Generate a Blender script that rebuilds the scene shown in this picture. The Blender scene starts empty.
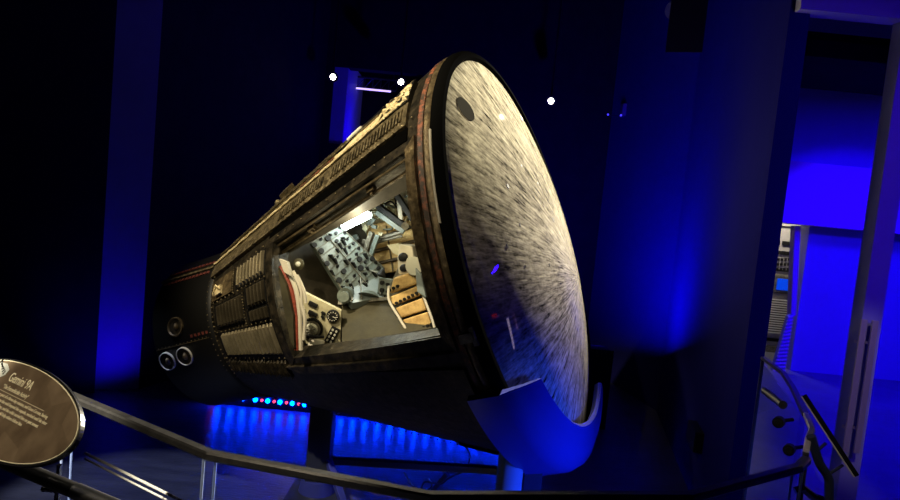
import bpy, bmesh, math, random
from mathutils import Vector, Matrix
random.seed(7)
R = math.radians
S = bpy.context.scene
COL = S.collection

# ---------------------------------------------------------------- camera
F = 650.0
PITCH = math.atan(.072)
ROLL = math.atan(.097)
CAM = Vector((0, 0, 1.6))
fwd = Vector((0, math.cos(PITCH), -math.sin(PITCH)))
r0 = Vector((1, 0, 0))
u0 = r0.cross(fwd)
rc = math.cos(ROLL)*r0 + math.sin(ROLL)*u0
uc = math.cos(ROLL)*u0 - math.sin(ROLL)*r0
cd = bpy.data.cameras.new('camera')
cd.sensor_width = 36.0
cd.lens = 36.0*F/900.0
cd.clip_start = .02
cam = bpy.data.objects.new('camera', cd)
COL.objects.link(cam)
m = Matrix((rc, uc, -fwd)).transposed().to_4x4()
m.translation = CAM
cam.matrix_world = m
S.camera = cam

# ---------------------------------------------------------------- view, world
S.view_settings.view_transform = 'Standard'
S.view_settings.look = 'None'
S.view_settings.exposure = 0.0
S.view_settings.gamma = 1.0
S.view_settings.use_curve_mapping = False
S.cycles.use_denoising = True
S.cycles.max_bounces = 6
S.cycles.transparent_max_bounces = 12
S.cycles.sample_clamp_indirect = 4.0
S.cycles.caustics_reflective = False
S.cycles.caustics_refractive = False
w = bpy.data.worlds.new('world')
S.world = w
w.use_nodes = True
w.node_tree.nodes['Background'].inputs[0].default_value = (.03, .03, .25, 1)
w.node_tree.nodes['Background'].inputs[1].default_value = .02

# ---------------------------------------------------------------- lights
BLUE = (.012, .0, 1.0)
RAIL = 1
def aim(o, loc, tgt):
    o.location = loc
    d = Vector(tgt) - Vector(loc)
    o.rotation_euler = d.to_track_quat('-Z', 'Y').to_euler()
def spot(name, loc, tgt, power, col, size, blend=.4, rad=.05):
    l = bpy.data.lights.new(name, 'SPOT')
    l.energy = power; l.color = col; l.spot_size = R(size); l.spot_blend = blend; l.shadow_soft_size = rad
    o = bpy.data.objects.new(name, l); COL.objects.link(o); aim(o, loc, tgt); return o
def area(name, loc, tgt, power, col, sx, sy=None, spread=180):
    l = bpy.data.lights.new(name, 'AREA')
    l.energy = power; l.color = col; l.size = sx; l.spread = R(spread)
    if sy: l.shape = 'RECTANGLE'; l.size_y = sy
    o = bpy.data.objects.new(name, l); COL.objects.link(o); aim(o, loc, tgt); return o
def point(name, loc, power, col, rad=.03):
    l = bpy.data.lights.new(name, 'POINT')
    l.energy = power; l.color = col; l.shadow_soft_size = rad
    o = bpy.data.objects.new(name, l); COL.objects.link(o); o.location = loc; return o
WARM = (1.0, .84, .56)
spot('shield_spotlight', (2.04, 6.84, 3.75), (.46, 3.6, 1.52), 6800, (1, .9, .69), 29, .3, .02)
spot('added_stand_light', (.2, .2, 3.2), (1.08, 1.8, 1.1), 70, (1, .88, .75), 13, .7, .05)  # helper beam added to brighten the reading stand and ramp rail
spot('added_handle_light', (1.7, 1.3, 3.2), (2.3, 3.5, .85), 60, (1, .8, .8), 13, .6, .05)  # extra light put in so the door handles show pale
spot('body_spotlight', (-2.3, 1.0, 4.6), (-.5, 4.0, 1.25), 1300, WARM, 32, .6, .05)
spot('side_spotlight', (-1.6, -.6, 3.9), (-.25, 3.4, 1.5), 260, WARM, 22, .8, .05)
spot('floor_spotlight', (-3.4, 3.0, 4.4), (-1.75, 3.7, -.3), 420, (.7, .78, 1), 17, .5, .03)
def _pt(x, y, Y):
    d = rc*((x-450)/F) - uc*((y-250)/F) + fwd
    return CAM + d*(Y/d.y)
_a, _b, _c = _pt(600, 360, 8.0), _pt(663, 357, 6.5), _pt(745, 334, 4.0)
_n = (_b-_a).cross(_c-_a).normalized()
if _n.z < 0: _n = -_n
_p = Vector((1.4, 5.9, 0)); _p.z = _a.z - ((_p.x-_a.x)*_n.x + (_p.y-_a.y)*_n.y)/_n.z
area('right_wall_uplight', _p, _p+_n, 105, BLUE, .2, .2)
spot('left_wall_uplight', (-2.55, 4.95, -.25), (-2.95, 5.55, .35), 22, BLUE, 85, 1, .05)
spot('added_rail_light', (-1.9, .1, 3.2), (-.84, 1.52, 1.05), 1500, (1, .9, .7), 10, .9, .03)  # unseen lamp added to brighten the left end of the handrail
spot('gallery_spotlight', (3.9, 4.7, 2.2), (4.6, 7.7, .9), 260, BLUE, 66, .2, .05)
area('gallery_floor_light', (5.0, 5.0, 2.7), (5.2, 5.6, 0), 130, BLUE, .5, .5)
spot('doorway_spotlight', (2.4, 1.7, 2.1), (1.85, 3.6, 1.7), 50, (.08, .01, 1), 95, .8, .1)
area('console_light', (4.15, 8.3, 2.3), (3.9, 9.6, 1.0), 22, (1, .9, .75), .3, .3)
area('cradle_light', (2.3, 1.6, .75), (.60, 3.1, .2), 9, (.02, .07, 1), .4, .4, 45)
spot('plaque_spotlight', (-1.4, -.4, 3.4), (-.72, 1.1, 1.15), 190, (1, .84, .6), 22, .6, .05)
# ---------------------------------------------------------------- materials
def mat(name, col=(.5, .5, .5), rough=.5, metal=0.0, emit=None, es=1.0, coat=0, spec=.5):
    mt = bpy.data.materials.new(name); mt.use_nodes = True
    b = mt.node_tree.nodes['Principled BSDF']
    b.inputs['Base Color'].default_value = (*col, 1)
    b.inputs['Roughness'].default_value = rough
    b.inputs['Metallic'].default_value = metal
    b.inputs['Specular IOR Level'].default_value = spec
    if coat:
        b.inputs['Coat Weight'].default_value = coat; b.inputs['Coat Roughness'].default_value = .03
    if emit:
        b.inputs['Emission Color'].default_value = (*emit, 1); b.inputs['Emission Strength'].default_value = es
    return mt
def noisy(name, c1, c2, scale=20, rough=.5, metal=0.0, bump=.2, detail=6, stretch=(1, 1, 1), lo=.35, hi=.65, c3=None, spec=.5, dist=.01, bscale=None):
    mt = mat(name, c1, rough, metal, spec=spec)
    nt = mt.node_tree; N = nt.nodes; K = nt.links; b = N['Principled BSDF']
    tc = N.new('ShaderNodeTexCoord'); mp = N.new('ShaderNodeMapping'); mp.inputs['Scale'].default_value = stretch
    nz = N.new('ShaderNodeTexNoise'); nz.inputs['Scale'].default_value = scale; nz.inputs['Detail'].default_value = detail
    nz.inputs['Roughness'].default_value = .65
    cr = N.new('ShaderNodeValToRGB')
    cr.color_ramp.elements[0].position = lo; cr.color_ramp.elements[0].color = (*c1, 1)
    cr.color_ramp.elements[1].position = hi; cr.color_ramp.elements[1].color = (*c2, 1)
    if c3:
        e = cr.color_ramp.elements.new(min(.98, hi+.12)); e.color = (*c3, 1)
    K.new(tc.outputs['Object'], mp.inputs[0]); K.new(mp.outputs[0], nz.inputs['Vector'])
    K.new(nz.outputs['Fac'], cr.inputs[0]); K.new(cr.outputs[0], b.inputs['Base Color'])
    if bump:
        bp = N.new('ShaderNodeBump'); bp.inputs['Strength'].default_value = bump; bp.inputs['Distance'].default_value = dist
        src = nz
        if bscale:
            src = N.new('ShaderNodeTexNoise'); src.inputs['Scale'].default_value = bscale; src.inputs['Detail'].default_value = 3
            K.new(mp.outputs[0], src.inputs['Vector'])
        K.new(src.outputs['Fac'], bp.inputs['Height']); K.new(bp.outputs[0], b.inputs['Normal'])
    return mt
M = {}
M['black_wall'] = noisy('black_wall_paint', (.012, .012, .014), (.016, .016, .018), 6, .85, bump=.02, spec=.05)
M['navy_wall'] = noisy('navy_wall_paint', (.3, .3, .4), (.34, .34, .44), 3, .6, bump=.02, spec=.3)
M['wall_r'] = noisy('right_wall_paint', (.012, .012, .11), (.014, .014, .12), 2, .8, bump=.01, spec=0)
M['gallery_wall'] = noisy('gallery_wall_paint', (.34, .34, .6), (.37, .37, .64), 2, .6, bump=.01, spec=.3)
M['pit_floor'] = noisy('dark_sealed_floor', (.06, .06, .09), (.11, .11, .15), 5, .3, bump=.9, bscale=45, dist=.004, spec=.8, stretch=(.45, 2.2, 1))
M['walk_floor'] = noisy('gallery_floor', (.12, .12, .16), (.17, .17, .22), 4, .3, bump=.05)
M['ceiling'] = mat('black_ceiling', (.008, .008, .01), .9, spec=.05)
M['char'] = noisy('charred_alloy', (.008, .007, .005), (.06, .048, .03), 22, .45, .4, bump=.5, c3=(.16, .12, .07), lo=.4, hi=.66)
M['bronze'] = noisy('weathered_bronze_alloy', (.03, .022, .013), (.2, .15, .08), 26, .42, .45, bump=.6, c3=(.5, .4, .22), lo=.32, hi=.62)
M['gold'] = noisy('golden_weathered_alloy', (.045, .036, .02), (.26, .21, .12), 34, .38, .6, bump=.9, c3=(.62, .52, .32), lo=.36, hi=.58)
M['rib'] = noisy('corrugated_shingle_alloy', (.06, .05, .032), (.12, .1, .065), 8, .33, .7, bump=.1, stretch=(1, 1, 1), lo=.35, hi=.7)
M['ribpale'] = noisy('pale_shingle_alloy', (.22, .19, .12), (.42, .36, .24), 9, .33, .65, bump=.15, lo=.35, hi=.7)
M['black_gloss'] = mat('black_ring_rubber', (.012, .012, .013), .25)
M['black'] = mat('matte_black_alloy', (.004, .004, .004), .5, spec=.3)
M['rustred'] = noisy('rust_red_sealant', (.04, .025, .015), (.3, .09, .04), 30, .6, bump=.4, lo=.47, hi=.66)
M['steel'] = mat('brushed_steel', (.55, .55, .56), .28, 1.0)
M['darksteel'] = noisy('dark_rail_steel', (.045, .044, .045), (.07, .068, .066), 40, .3, .5, bump=.02)
M['palesteel'] = mat('pale_satin_metal', (.6, .52, .52), .42, .5)
M['cream'] = noisy('cream_insulation', (.35, .25, .1), (.75, .64, .38), 35, .6, bump=.9, lo=.3, hi=.6)
M['panelcream'] = noisy('cream_panel_paint', (.44, .4, .25), (.6, .56, .38), 25, .5, bump=.05)
M['panelgrey'] = noisy('grey_green_panel_paint', (.10, .125, .11), (.17, .2, .18), 30, .45, bump=.05)
M['taupe'] = noisy('taupe_cabin_lining', (.045, .036, .022), (.09, .075, .05), 14, .6, bump=.1)
M['olive'] = noisy('olive_cabin_cloth', (.022, .019, .006), (.055, .048, .02), 7, .75, bump=.4, lo=.35, hi=.7)
M['tan'] = noisy('golden_tan_padding', (.42, .26, .09), (.74, .52, .2), 16, .65, bump=.4)
M['tandark'] = mat('dark_webbing_strap', (.09, .065, .035), .8)
M['grime'] = noisy('grey_seat_metal', (.09, .085, .065), (.26, .24, .19), 30, .45, .4, bump=.2)
M['blue_grey'] = noisy('blue_grey_box_paint', (.16, .2, .2), (.24, .28, .28), 12, .4, bump=.05)
M['knob'] = mat('black_knob_plastic', (.01, .01, .01), .6, spec=.25)
M['gaugeface'] = mat('pale_gauge_face', (.5, .5, .42), .3)
M['white'] = mat('white_paint', (.75, .72, .62), .45)
M['offwhite'] = mat('off_white_tube', (.6, .56, .45), .45)
M['hose_red'] = noisy('red_braided_hose', (.16, .02, .008), (.3, .06, .03), 60, .5, bump=.3)
M['lamp'] = mat('lit_lamp_tube', (1, 1, 1), .4, emit=(.86, 1, .95), es=22)
M['lens'] = mat('lit_spot_lens', (1, 1, 1), .4, emit=(1, .93, .8), es=30)
M['led'] = mat('blue_led', (.1, .3, 1), .4, emit=(.0, .022, 1), es=150)
M['ledred'] = mat('red_led', (1, .1, .1), .4, emit=(1, .05, .12), es=2.5)
M['ledsmall'] = mat('small_blue_indicator', (.1, .1, 1), .4, emit=(.08, .06, 1), es=1.2)
M['violet'] = mat('lit_violet_tube', (1, .8, 1), .4, emit=(.62, .45, 1), es=1.6)
M['cradle'] = mat('cradle_blue', (.03, .04, .30), .38, spec=.5)  # one even dark blue for cradle, collar and brace
M['post'] = mat('dark_post_paint', (.02, .025, .05), .35, spec=.6)
M['post_pale'] = mat('pale_blue_sleeve', (.22, .34, .42), .35)
M['consolewhite'] = noisy('console_panel_paint', (.42, .4, .36), (.5, .47, .42), 20, .5, bump=.05)
M['screen'] = mat('lit_blue_screen', (0, .05, .3), .3, emit=(.0, .05, .8), es=.8)
M['exit'] = mat('lit_exit_red', (1, .05, .05), .4, emit=(1, .03, .03), es=5)
M['plaque_text'] = mat('plaque_cream_ink', (.92, .86, .62), .6)
M['edge'] = mat('pale_glass_edge', (.35, .45, .75), .3)
M['ringblack'] = mat('black_ring_paint', (.004, .004, .004), 1, spec=0)
M['cable'] = mat('black_cable_rubber', (.02, .02, .022), .4)
M['chrome'] = mat('chrome_fitting', (.8, .8, .78), .15, 1.0)
M['dimbox'] = mat('dim_grey_box', (.2, .19, .2), .5)
# clear glass
def glass(name, tint=(.9, .93, 1), refl=.9):
    mt = bpy.data.materials.new(name); mt.use_nodes = True
    nt = mt.node_tree; N = nt.nodes; K = nt.links; N.clear()
    o = N.new('ShaderNodeOutputMaterial'); mx = N.new('ShaderNodeMixShader'); t = N.new('ShaderNodeBsdfTransparent')
    g = N.new('ShaderNodeBsdfGlossy'); fr = N.new('ShaderNodeFresnel'); fr.inputs[0].default_value = 1.45
    t.inputs[0].default_value = (*tint, 1); g.inputs['Roughness'].default_value = .02
    g.inputs[0].default_value = (refl, refl, refl, 1)
    ge = N.new('ShaderNodeNewGeometry'); iv = N.new('ShaderNodeMath'); iv.operation = 'SUBTRACT'; iv.inputs[0].default_value = 1
    ml = N.new('ShaderNodeMath'); ml.operation = 'MULTIPLY'; K.new(ge.outputs['Backfacing'], iv.inputs[1]); K.new(iv.outputs[0], ml.inputs[0]); K.new(fr.outputs[0], ml.inputs[1])
    K.new(ml.outputs[0], mx.inputs[0]); K.new(t.outputs[0], mx.inputs[1]); K.new(g.outputs[0], mx.inputs[2]); K.new(mx.outputs[0], o.inputs[0])
    return mt
M['glass'] = glass('clear_rail_glass')
# heat shield: ablated streaks running out from one point of the dome, under a clear acrylic cover
def shield_mat():
    mt = mat('ablated_heat_shield', (.4, .37, .28), .6)
    nt = mt.node_tree; N = nt.nodes; K = nt.links; b = N['Principled BSDF']
    tc = N.new('ShaderNodeTexCoord'); sub = N.new('ShaderNodeVectorMath'); sub.operation = 'SUBTRACT'
    sub.inputs[1].default_value = (.576*math.cos(R(-156.9)), .576*math.sin(R(-156.9)), 0)
    K.new(tc.outputs['Object'], sub.inputs[0])
    fl = N.new('ShaderNodeVectorMath'); fl.operation = 'MULTIPLY'; fl.inputs[1].default_value = (1, 1, 0); K.new(sub.outputs[0], fl.inputs[0])
    ln = N.new('ShaderNodeVectorMath'); ln.operation = 'LENGTH'; K.new(fl.outputs[0], ln.inputs[0])
    nm = N.new('ShaderNodeVectorMath'); nm.operation = 'NORMALIZE'; K.new(fl.outputs[0], nm.inputs[0])
    sx = N.new('ShaderNodeSeparateXYZ'); K.new(nm.outputs[0], sx.inputs[0])
    cb = N.new('ShaderNodeCombineXYZ'); K.new(sx.outputs[0], cb.inputs[0]); K.new(sx.outputs[1], cb.inputs[1])
    mu = N.new('ShaderNodeMath'); mu.operation = 'MULTIPLY'; mu.inputs[1].default_value = .13; K.new(ln.outputs['Value'], mu.inputs[0]); K.new(mu.outputs[0], cb.inputs[2])
    n1 = N.new('ShaderNodeTexNoise'); n1.inputs['Scale'].default_value = 62; n1.inputs['Detail'].default_value = 5; n1.inputs['Roughness'].default_value = .7
    K.new(cb.outputs[0], n1.inputs['Vector'])
    n2 = N.new('ShaderNodeTexNoise'); n2.inputs['Scale'].default_value = 45; n2.inputs['Detail'].default_value = 4; K.new(tc.outputs['Object'], n2.inputs['Vector'])
    n3 = N.new('ShaderNodeTexNoise'); n3.inputs['Scale'].default_value = 3; n3.inputs['Detail'].default_value = 3; K.new(tc.outputs['Object'], n3.inputs['Vector'])
    a1 = N.new('ShaderNodeMath'); a1.operation = 'MULTIPLY_ADD'; a1.inputs[1].default_value = .22; K.new(n2.outputs['Fac'], a1.inputs[0]); K.new(n1.outputs['Fac'], a1.inputs[2])
    a2 = N.new('ShaderNodeMath'); a2.operation = 'MULTIPLY_ADD'; a2.inputs[1].default_value = .25; K.new(n3.outputs['Fac'], a2.inputs[0]); K.new(a1.outputs[0], a2.inputs[2])
    cr = N.new('ShaderNodeValToRGB'); e = cr.color_ramp.elements
    e[0].position = .55; e[0].color = (.03, .026, .018, 1)
    e[1].position = .92; e[1].color = (.8, .74, .54, 1)
    q = e.new(.72); q.color = (.36, .33, .24, 1)
    K.new(a2.outputs[0], cr.inputs[0]); K.new(cr.outputs[0], b.inputs['Base Color'])
    bp = N.new('ShaderNodeBump'); bp.inputs['Strength'].default_value = .35; bp.inputs['Distance'].default_value = .004
    K.new(a1.outputs[0], bp.inputs['Height']); K.new(bp.outputs[0], b.inputs['Normal'])
    b.inputs['Coat Weight'].default_value = .75; b.inputs['Coat Roughness'].default_value = .012; b.inputs['Coat IOR'].default_value = 1.36
    b.inputs['Specular IOR Level'].default_value = 0.0; b.inputs['Roughness'].default_value = 1.0
    return mt
M['shield'] = shield_mat()
def plaque_mat():
    mt = mat('brown_printed_plaque', (.1, .07, .045), .4)
    nt = mt.node_tree; N = nt.nodes; K = nt.links; b = N['Principled BSDF']
    tc = N.new('ShaderNodeTexCoord')
    v = N.new('ShaderNodeTexVoronoi'); v.inputs['Scale'].default_value = 14; v.inputs['Randomness'].default_value = 1
    n = N.new('ShaderNodeTexNoise'); n.inputs['Scale'].default_value = 22; n.inputs['Detail'].default_value = 6
    K.new(tc.outputs['Object'], v.inputs['Vector']); K.new(tc.outputs['Object'], n.inputs['Vector'])
    mx = N.new('ShaderNodeMath'); mx.operation = 'MULTIPLY_ADD'; mx.inputs[1].default_value = .22
    sp = N.new('ShaderNodeSeparateColor'); K.new(v.outputs['Color'], sp.inputs[0]); K.new(sp.outputs[0], mx.inputs[0]); K.new(n.outputs['Fac'], mx.inputs[2])
    cr = N.new('ShaderNodeValToRGB'); cr.color_ramp.elements[0].position = .35; cr.color_ramp.elements[0].color = (.085, .058, .036, 1)
    cr.color_ramp.elements[1].position = .85; cr.color_ramp.elements[1].color = (.19, .14, .09, 1)
    K.new(mx.outputs[0], cr.inputs[0]); K.new(cr.outputs[0], b.inputs['Base Color'])
    return mt
M['plaque'] = plaque_mat()

# ---------------------------------------------------------------- mesh helpers
def link(name, bm, m, parent=None, smooth=False):
    me = bpy.data.meshes.new(name)
    bmesh.ops.recalc_face_normals(bm, faces=bm.faces)
    bm.to_mesh(me); bm.free()
    if smooth:
        for p in me.polygons: p.use_smooth = True
        try: me.set_sharp_from_angle(angle=R(40))
        except Exception: pass
    me.materials.append(m)
    o = bpy.data.objects.new(name, me); COL.objects.link(o)
    if parent: o.parent = parent
    return o
def links(name, bm, m, parent=None, smooth=False):
    """link every separate piece of bm as an object of its own"""
    seen = set(); out = []
    bm.verts.ensure_lookup_table(); bm.verts.index_update()
    for v in bm.verts:
        if v.index in seen: continue
        isl = []; st_ = [v]; seen.add(v.index)
        while st_:
            a = st_.pop(); isl.append(a)
            for e in a.link_edges:
                b = e.other_vert(a)
                if b.index not in seen: seen.add(b.index); st_.append(b)
        nb = bmesh.new(); mp = {a.index: nb.verts.new(a.co) for a in isl}
        fs = {f for a in isl for f in a.link_faces}
        for f in fs: nb.faces.new([mp[x.index] for x in f.verts])
        out.append(link(name, nb, m, parent, smooth))
    bm.free(); return out
def empty(name, label, cat, loc=(0, 0, 0), group=None, rot=None):
    o = bpy.data.objects.new(name, None); COL.objects.link(o); o.location = loc; o.empty_display_size = .1
    if rot is not None: o.rotation_euler = rot
    o['label'] = label; o['category'] = cat
    if group: o['group'] = group
    return o
def tag(o, label, cat, group=None):
    o['label'] = label; o['category'] = cat
    if group: o['group'] = group
    return o
def struct(name, bm, m, smooth=False):
    o = link(name, bm, m, None, smooth); o['kind'] = 'structure'; return o
def box(bm, c, s, bev=0, rot=None):
    r = bmesh.ops.create_cube(bm, size=1)
    vs = r['verts']
    mtx = Matrix.Translation(c) @ (rot.to_4x4() if rot is not None else Matrix.Identity(4)) @ Matrix.Diagonal((*s, 1))
    bmesh.ops.transform(bm, matrix=mtx, verts=vs)
    if bev:
        es = list({e for v in vs for e in v.link_edges})
        bmesh.ops.bevel(bm, geom=es, offset=bev, segments=2, profile=.5, affect='EDGES')
def bx(c, s, bev=0, rot=None):
    bm = bmesh.new(); box(bm, c, s, bev, rot); return bm
def frame_of(d):
    d = Vector(d).normalized()
    a = Vector((0, 0, 1)) if abs(d.z) < .9 else Vector((1, 0, 0))
    u = d.cross(a).normalized(); v = d.cross(u).normalized()
    return u, v
def rod(bm, p, q, r, n=12, r2=None, caps=True):
    p = Vector(p); q = Vector(q); u, v = frame_of(q-p)
    if r2 is None: r2 = r
    A = [bm.verts.new(p + r*(math.cos(2*math.pi*i/n)*u + math.sin(2*math.pi*i/n)*v)) for i in range(n)]
    B = [bm.verts.new(q + r2*(math.cos(2*math.pi*i/n)*u + math.sin(2*math.pi*i/n)*v)) for i in range(n)]
    for i in range(n): bm.faces.new((A[i], A[(i+1) % n], B[(i+1) % n], B[i]))
    if caps: bm.faces.new(A); bm.faces.new(B[::-1])
def tube(bm, pts, r, n=8, prof=None):
    pts = [Vector(p) for p in pts]; rings = []; u = None
    for i, p in enumerate(pts):
        d = (pts[min(i+1, len(pts)-1)] - pts[max(i-1, 0)]).normalized()
        if u is None: u, _ = frame_of(d)
        u = (u - d*u.dot(d)).normalized(); v = d.cross(u)
        rr = r if not callable(r) else r(i)
        rings.append([bm.verts.new(p + rr*(math.cos(2*math.pi*k/n)*u + math.sin(2*math.pi*k/n)*v)) for k in range(n)])
    for a, b in zip(rings, rings[1:]):
        for k in range(n): bm.faces.new((a[k], a[(k+1) % n], b[(k+1) % n], b[k]))
    bm.faces.new(rings[0]); bm.faces.new(rings[-1][::-1])
def smoothpts(pts, n=8):
    pts = [Vector(p) for p in pts]; out = []
    P = [pts[0]] + pts + [pts[-1]]
    for i in range(1, len(P)-2):
        for k in range(n):
            t = k/n
            a, b, c, d = P[i-1], P[i], P[i+1], P[i+2]
            out.append(.5*((2*b) + (c-a)*t + (2*a-5*b+4*c-d)*t*t + (3*b-a-3*c+d)*t**3))
    out.append(pts[-1]); return out
def prism(bm, poly, d):
    """solid from a planar polygon pushed along vector d"""
    A = [bm.verts.new(Vector(p)) for p in poly]; B = [bm.verts.new(Vector(p)+Vector(d)) for p in poly]
    n = len(A)
    for i in range(n): bm.faces.new((A[i], A[(i+1) % n], B[(i+1) % n], B[i]))
    bm.faces.new(A); bm.faces.new(B[::-1])
def sphere(bm, c, r, n=10, scale=(1, 1, 1)):
    q = bmesh.ops.create_uvsphere(bm, u_segments=n, v_segments=max(4, n//2+1), radius=r)
    bmesh.ops.transform(bm, matrix=Matrix.Translation(c) @ Matrix.Diagonal((*scale, 1)), verts=q['verts'])
def text(name, body, size, m, parent, loc, rotm=None, xs=1.0, align='LEFT', ext=.0004):
    cu = bpy.data.curves.new(name, 'FONT'); cu.body = body; cu.size = size; cu.extrude = ext; cu.align_x = align; cu.offset = size*.008
    o = bpy.data.objects.new(name, cu); COL.objects.link(o)
    me = bpy.data.meshes.new_from_object(o.evaluated_get(bpy.context.evaluated_depsgraph_get()))
    bpy.data.objects.remove(o)
    mtx = Matrix.Translation(loc) @ (rotm.to_4x4() if rotm is not None else Matrix.Identity(4)) @ Matrix.Diagonal((xs, 1, 1, 1))
    me.transform(mtx); me.materials.clear(); me.materials.append(m)
    o = bpy.data.objects.new(name, me); COL.objects.link(o); o.parent = parent; return o
def ray(x, y): return rc*((x-450)/F) - uc*((y-250)/F) + fwd
def at_y(x, y, Y): d = ray(x, y); return CAM + d*(Y-CAM.y)/d.y
def at_z(x, y, Z): d = ray(x, y); return CAM + d*(Z-CAM.z)/d.z

# ================================================================ SETTING
PIT = -.3
bm = bmesh.new()   # visitor walkway behind the railing
walk = [(-6, -4), (9.9, -4), (9.9, 9.9), (3.0, 9.9), (2.3, 6.5), (1.75, 3.62), (1.5, 2.9), (1.15, 1.95), (.95, 1.52), (.55, 1.36), (0, 1.26), (-.45, 1.34), (-.9, 1.62), (-6, 4.7)]
prism(bm, [(x, y, 0) for x, y in walk], (0, 0, -.34))
struct('floor', bm, M['walk_floor'])
bm = bmesh.new(); prism(bm, [(-7, .4, PIT), (4.2, .4, PIT), (4.2, 10, PIT), (-7, 10, PIT)], (0, 0, -.1))
struct('floor.001', bm, M['pit_floor'])
struct('ceiling', bx((1.5, 3, 5.05), (17, 14.2, .1)), M['ceiling'])
# left black wall that ends in front of the blue lit recess
bm = bmesh.new(); prism(bm, [(-6.5, 3.0, -.3), (-2.9, 5.42, -.3), (-2.98, 5.5, -.3), (-6.6, 3.1, -.3)], (0, 0, 5.3))
struct('wall_left', bm, M['black_wall'])
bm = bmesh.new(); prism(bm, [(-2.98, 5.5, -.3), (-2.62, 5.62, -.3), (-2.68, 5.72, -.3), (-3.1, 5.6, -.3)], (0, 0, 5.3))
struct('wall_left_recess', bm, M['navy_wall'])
bm = bmesh.new(); prism(bm, [(-2.62, 5.62, -.3), (-1.75, 8.2, -.3), (-1.85, 8.3, -.3), (-2.72, 5.72, -.3)], (0, 0, 5.3))
struct('wall_left_far', bm, M['black_wall'])
# back wall with the high opening in it
bm = bmesh.new()
box(bm, (.05, 8.3, .95), (3.8, .2, 2.5))
box(bm, (.05, 8.3, 4.1), (3.8, .2, 1.9))
box(bm, (-1.75, 8.3, 2.675), (.2, .2, .95)); box(bm, (.7, 8.3, 2.675), (2.5, .2, .95))
struct('wall_back', bm, M['black_wall'])
bm = bmesh.new(); box(bm, (-1.2, 9.6, 2.7), (1.6, .1, 1.4)); struct('wall_back_recess', bm, M['black_wall'])
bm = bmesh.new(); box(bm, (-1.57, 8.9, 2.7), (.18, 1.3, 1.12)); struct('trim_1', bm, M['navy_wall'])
area('high_opening_light', (-1.0, 8.6, 2.35), (-1.6, 8.5, 2.7), 5, BLUE, .3, .3)
# right wall: two facets, then its end face beside the doorway
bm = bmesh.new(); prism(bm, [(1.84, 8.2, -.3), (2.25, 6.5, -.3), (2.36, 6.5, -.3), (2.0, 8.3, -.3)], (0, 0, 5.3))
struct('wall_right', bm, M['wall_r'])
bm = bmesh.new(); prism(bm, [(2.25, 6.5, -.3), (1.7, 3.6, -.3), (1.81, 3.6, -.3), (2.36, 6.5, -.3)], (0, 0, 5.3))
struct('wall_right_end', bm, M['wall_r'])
# gallery beyond the doorway
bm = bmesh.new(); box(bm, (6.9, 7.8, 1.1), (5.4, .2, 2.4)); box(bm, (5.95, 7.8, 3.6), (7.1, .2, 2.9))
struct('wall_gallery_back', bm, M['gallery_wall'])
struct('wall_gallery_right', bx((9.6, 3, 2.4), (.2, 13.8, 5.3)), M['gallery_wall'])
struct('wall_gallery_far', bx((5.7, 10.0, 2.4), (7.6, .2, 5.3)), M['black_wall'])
bm = bmesh.new(); box(bm, (5.95, 7.45, 2.08), (6.9, .5, .68)); struct('trim_2', bm, mat('violet_soffit_paint', (.7, .42, .62), .6))
bm = bmesh.new(); box(bm, (4.9, 5.0, 2.95), (5.0, .5, .12)); box(bm, (5.1, 6.1, 3.2), (5.2, 1.0, .25)); struct('trim_3', bm, M['black_wall'])
struct('wall_rear', bx((1.5, -4, 2.4), (17, .2, 5.3)), M['black_wall'])
struct('wall_left_rear', bx((-6.6, -.5, 2.4), (.2, 7.4, 5.3)), M['black_wall'])
# door frame: header, stile, glass leaf
bm = bmesh.new()
box(bm, (2.6, 3.6, 2.86), (1.75, .12, .12)); box(bm, (2.345, 3.6, 1.42), (.11, .1, 2.84)); box(bm, (3.5, 3.6, 1.42), (.11, .1, 2.84))
df = struct('door_1', bm, M['gallery_wall'])
gl = link('door_glass', bx((2.92, 3.6, 1.4), (1.04, .012, 2.76)), M['glass'], df)
for dx in (2.27, 2.33):
    bm = bmesh.new(); box(bm, (dx, 3.5, .82), (.034, .014, .74), .003)
    box(bm, (dx, 3.525, .58), (.016, .05, .016)); box(bm, (dx, 3.525, 1.06), (.016, .05, .016))
    link('door_handle', bm, M['palesteel'], df)

# ================================================================ CAPSULE
BO = Vector((.44439922, 3.63732623, 1.37629435))
AX = Vector((-.87051143, .34321957, -.35271827)).normalized()
YL = (Vector((0, 0, 1)) - AX*AX.z).normalized()
XL = YL.cross(AX)
cap = empty('space_capsule', 'weathered black cone shaped space capsule with open hatch and pale dished heat shield', 'space capsule', BO)
cap.rotation_mode = 'QUATERNION'
cap.rotation_quaternion = Matrix((XL, YL, AX)).transposed().to_quaternion()
K = (.5-1.12)/(1.87-.12)
def rad(s): return 1.12 + (s-.12)*K
def SP(s, phi, dr=0, r=None):
    q = (rad(s) if r is None else r) + dr
    return Vector((q*math.cos(R(phi)), q*math.sin(R(phi)), s))
def lp(x, y, X):          # pixel ray met by the capsule's own plane x = X
    d = ray(x, y); t = (X - (CAM-BO).dot(XL))/d.dot(XL); q = CAM + d*t - BO
    return Vector((q.dot(XL), q.dot(YL), q.dot(AX)))
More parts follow.
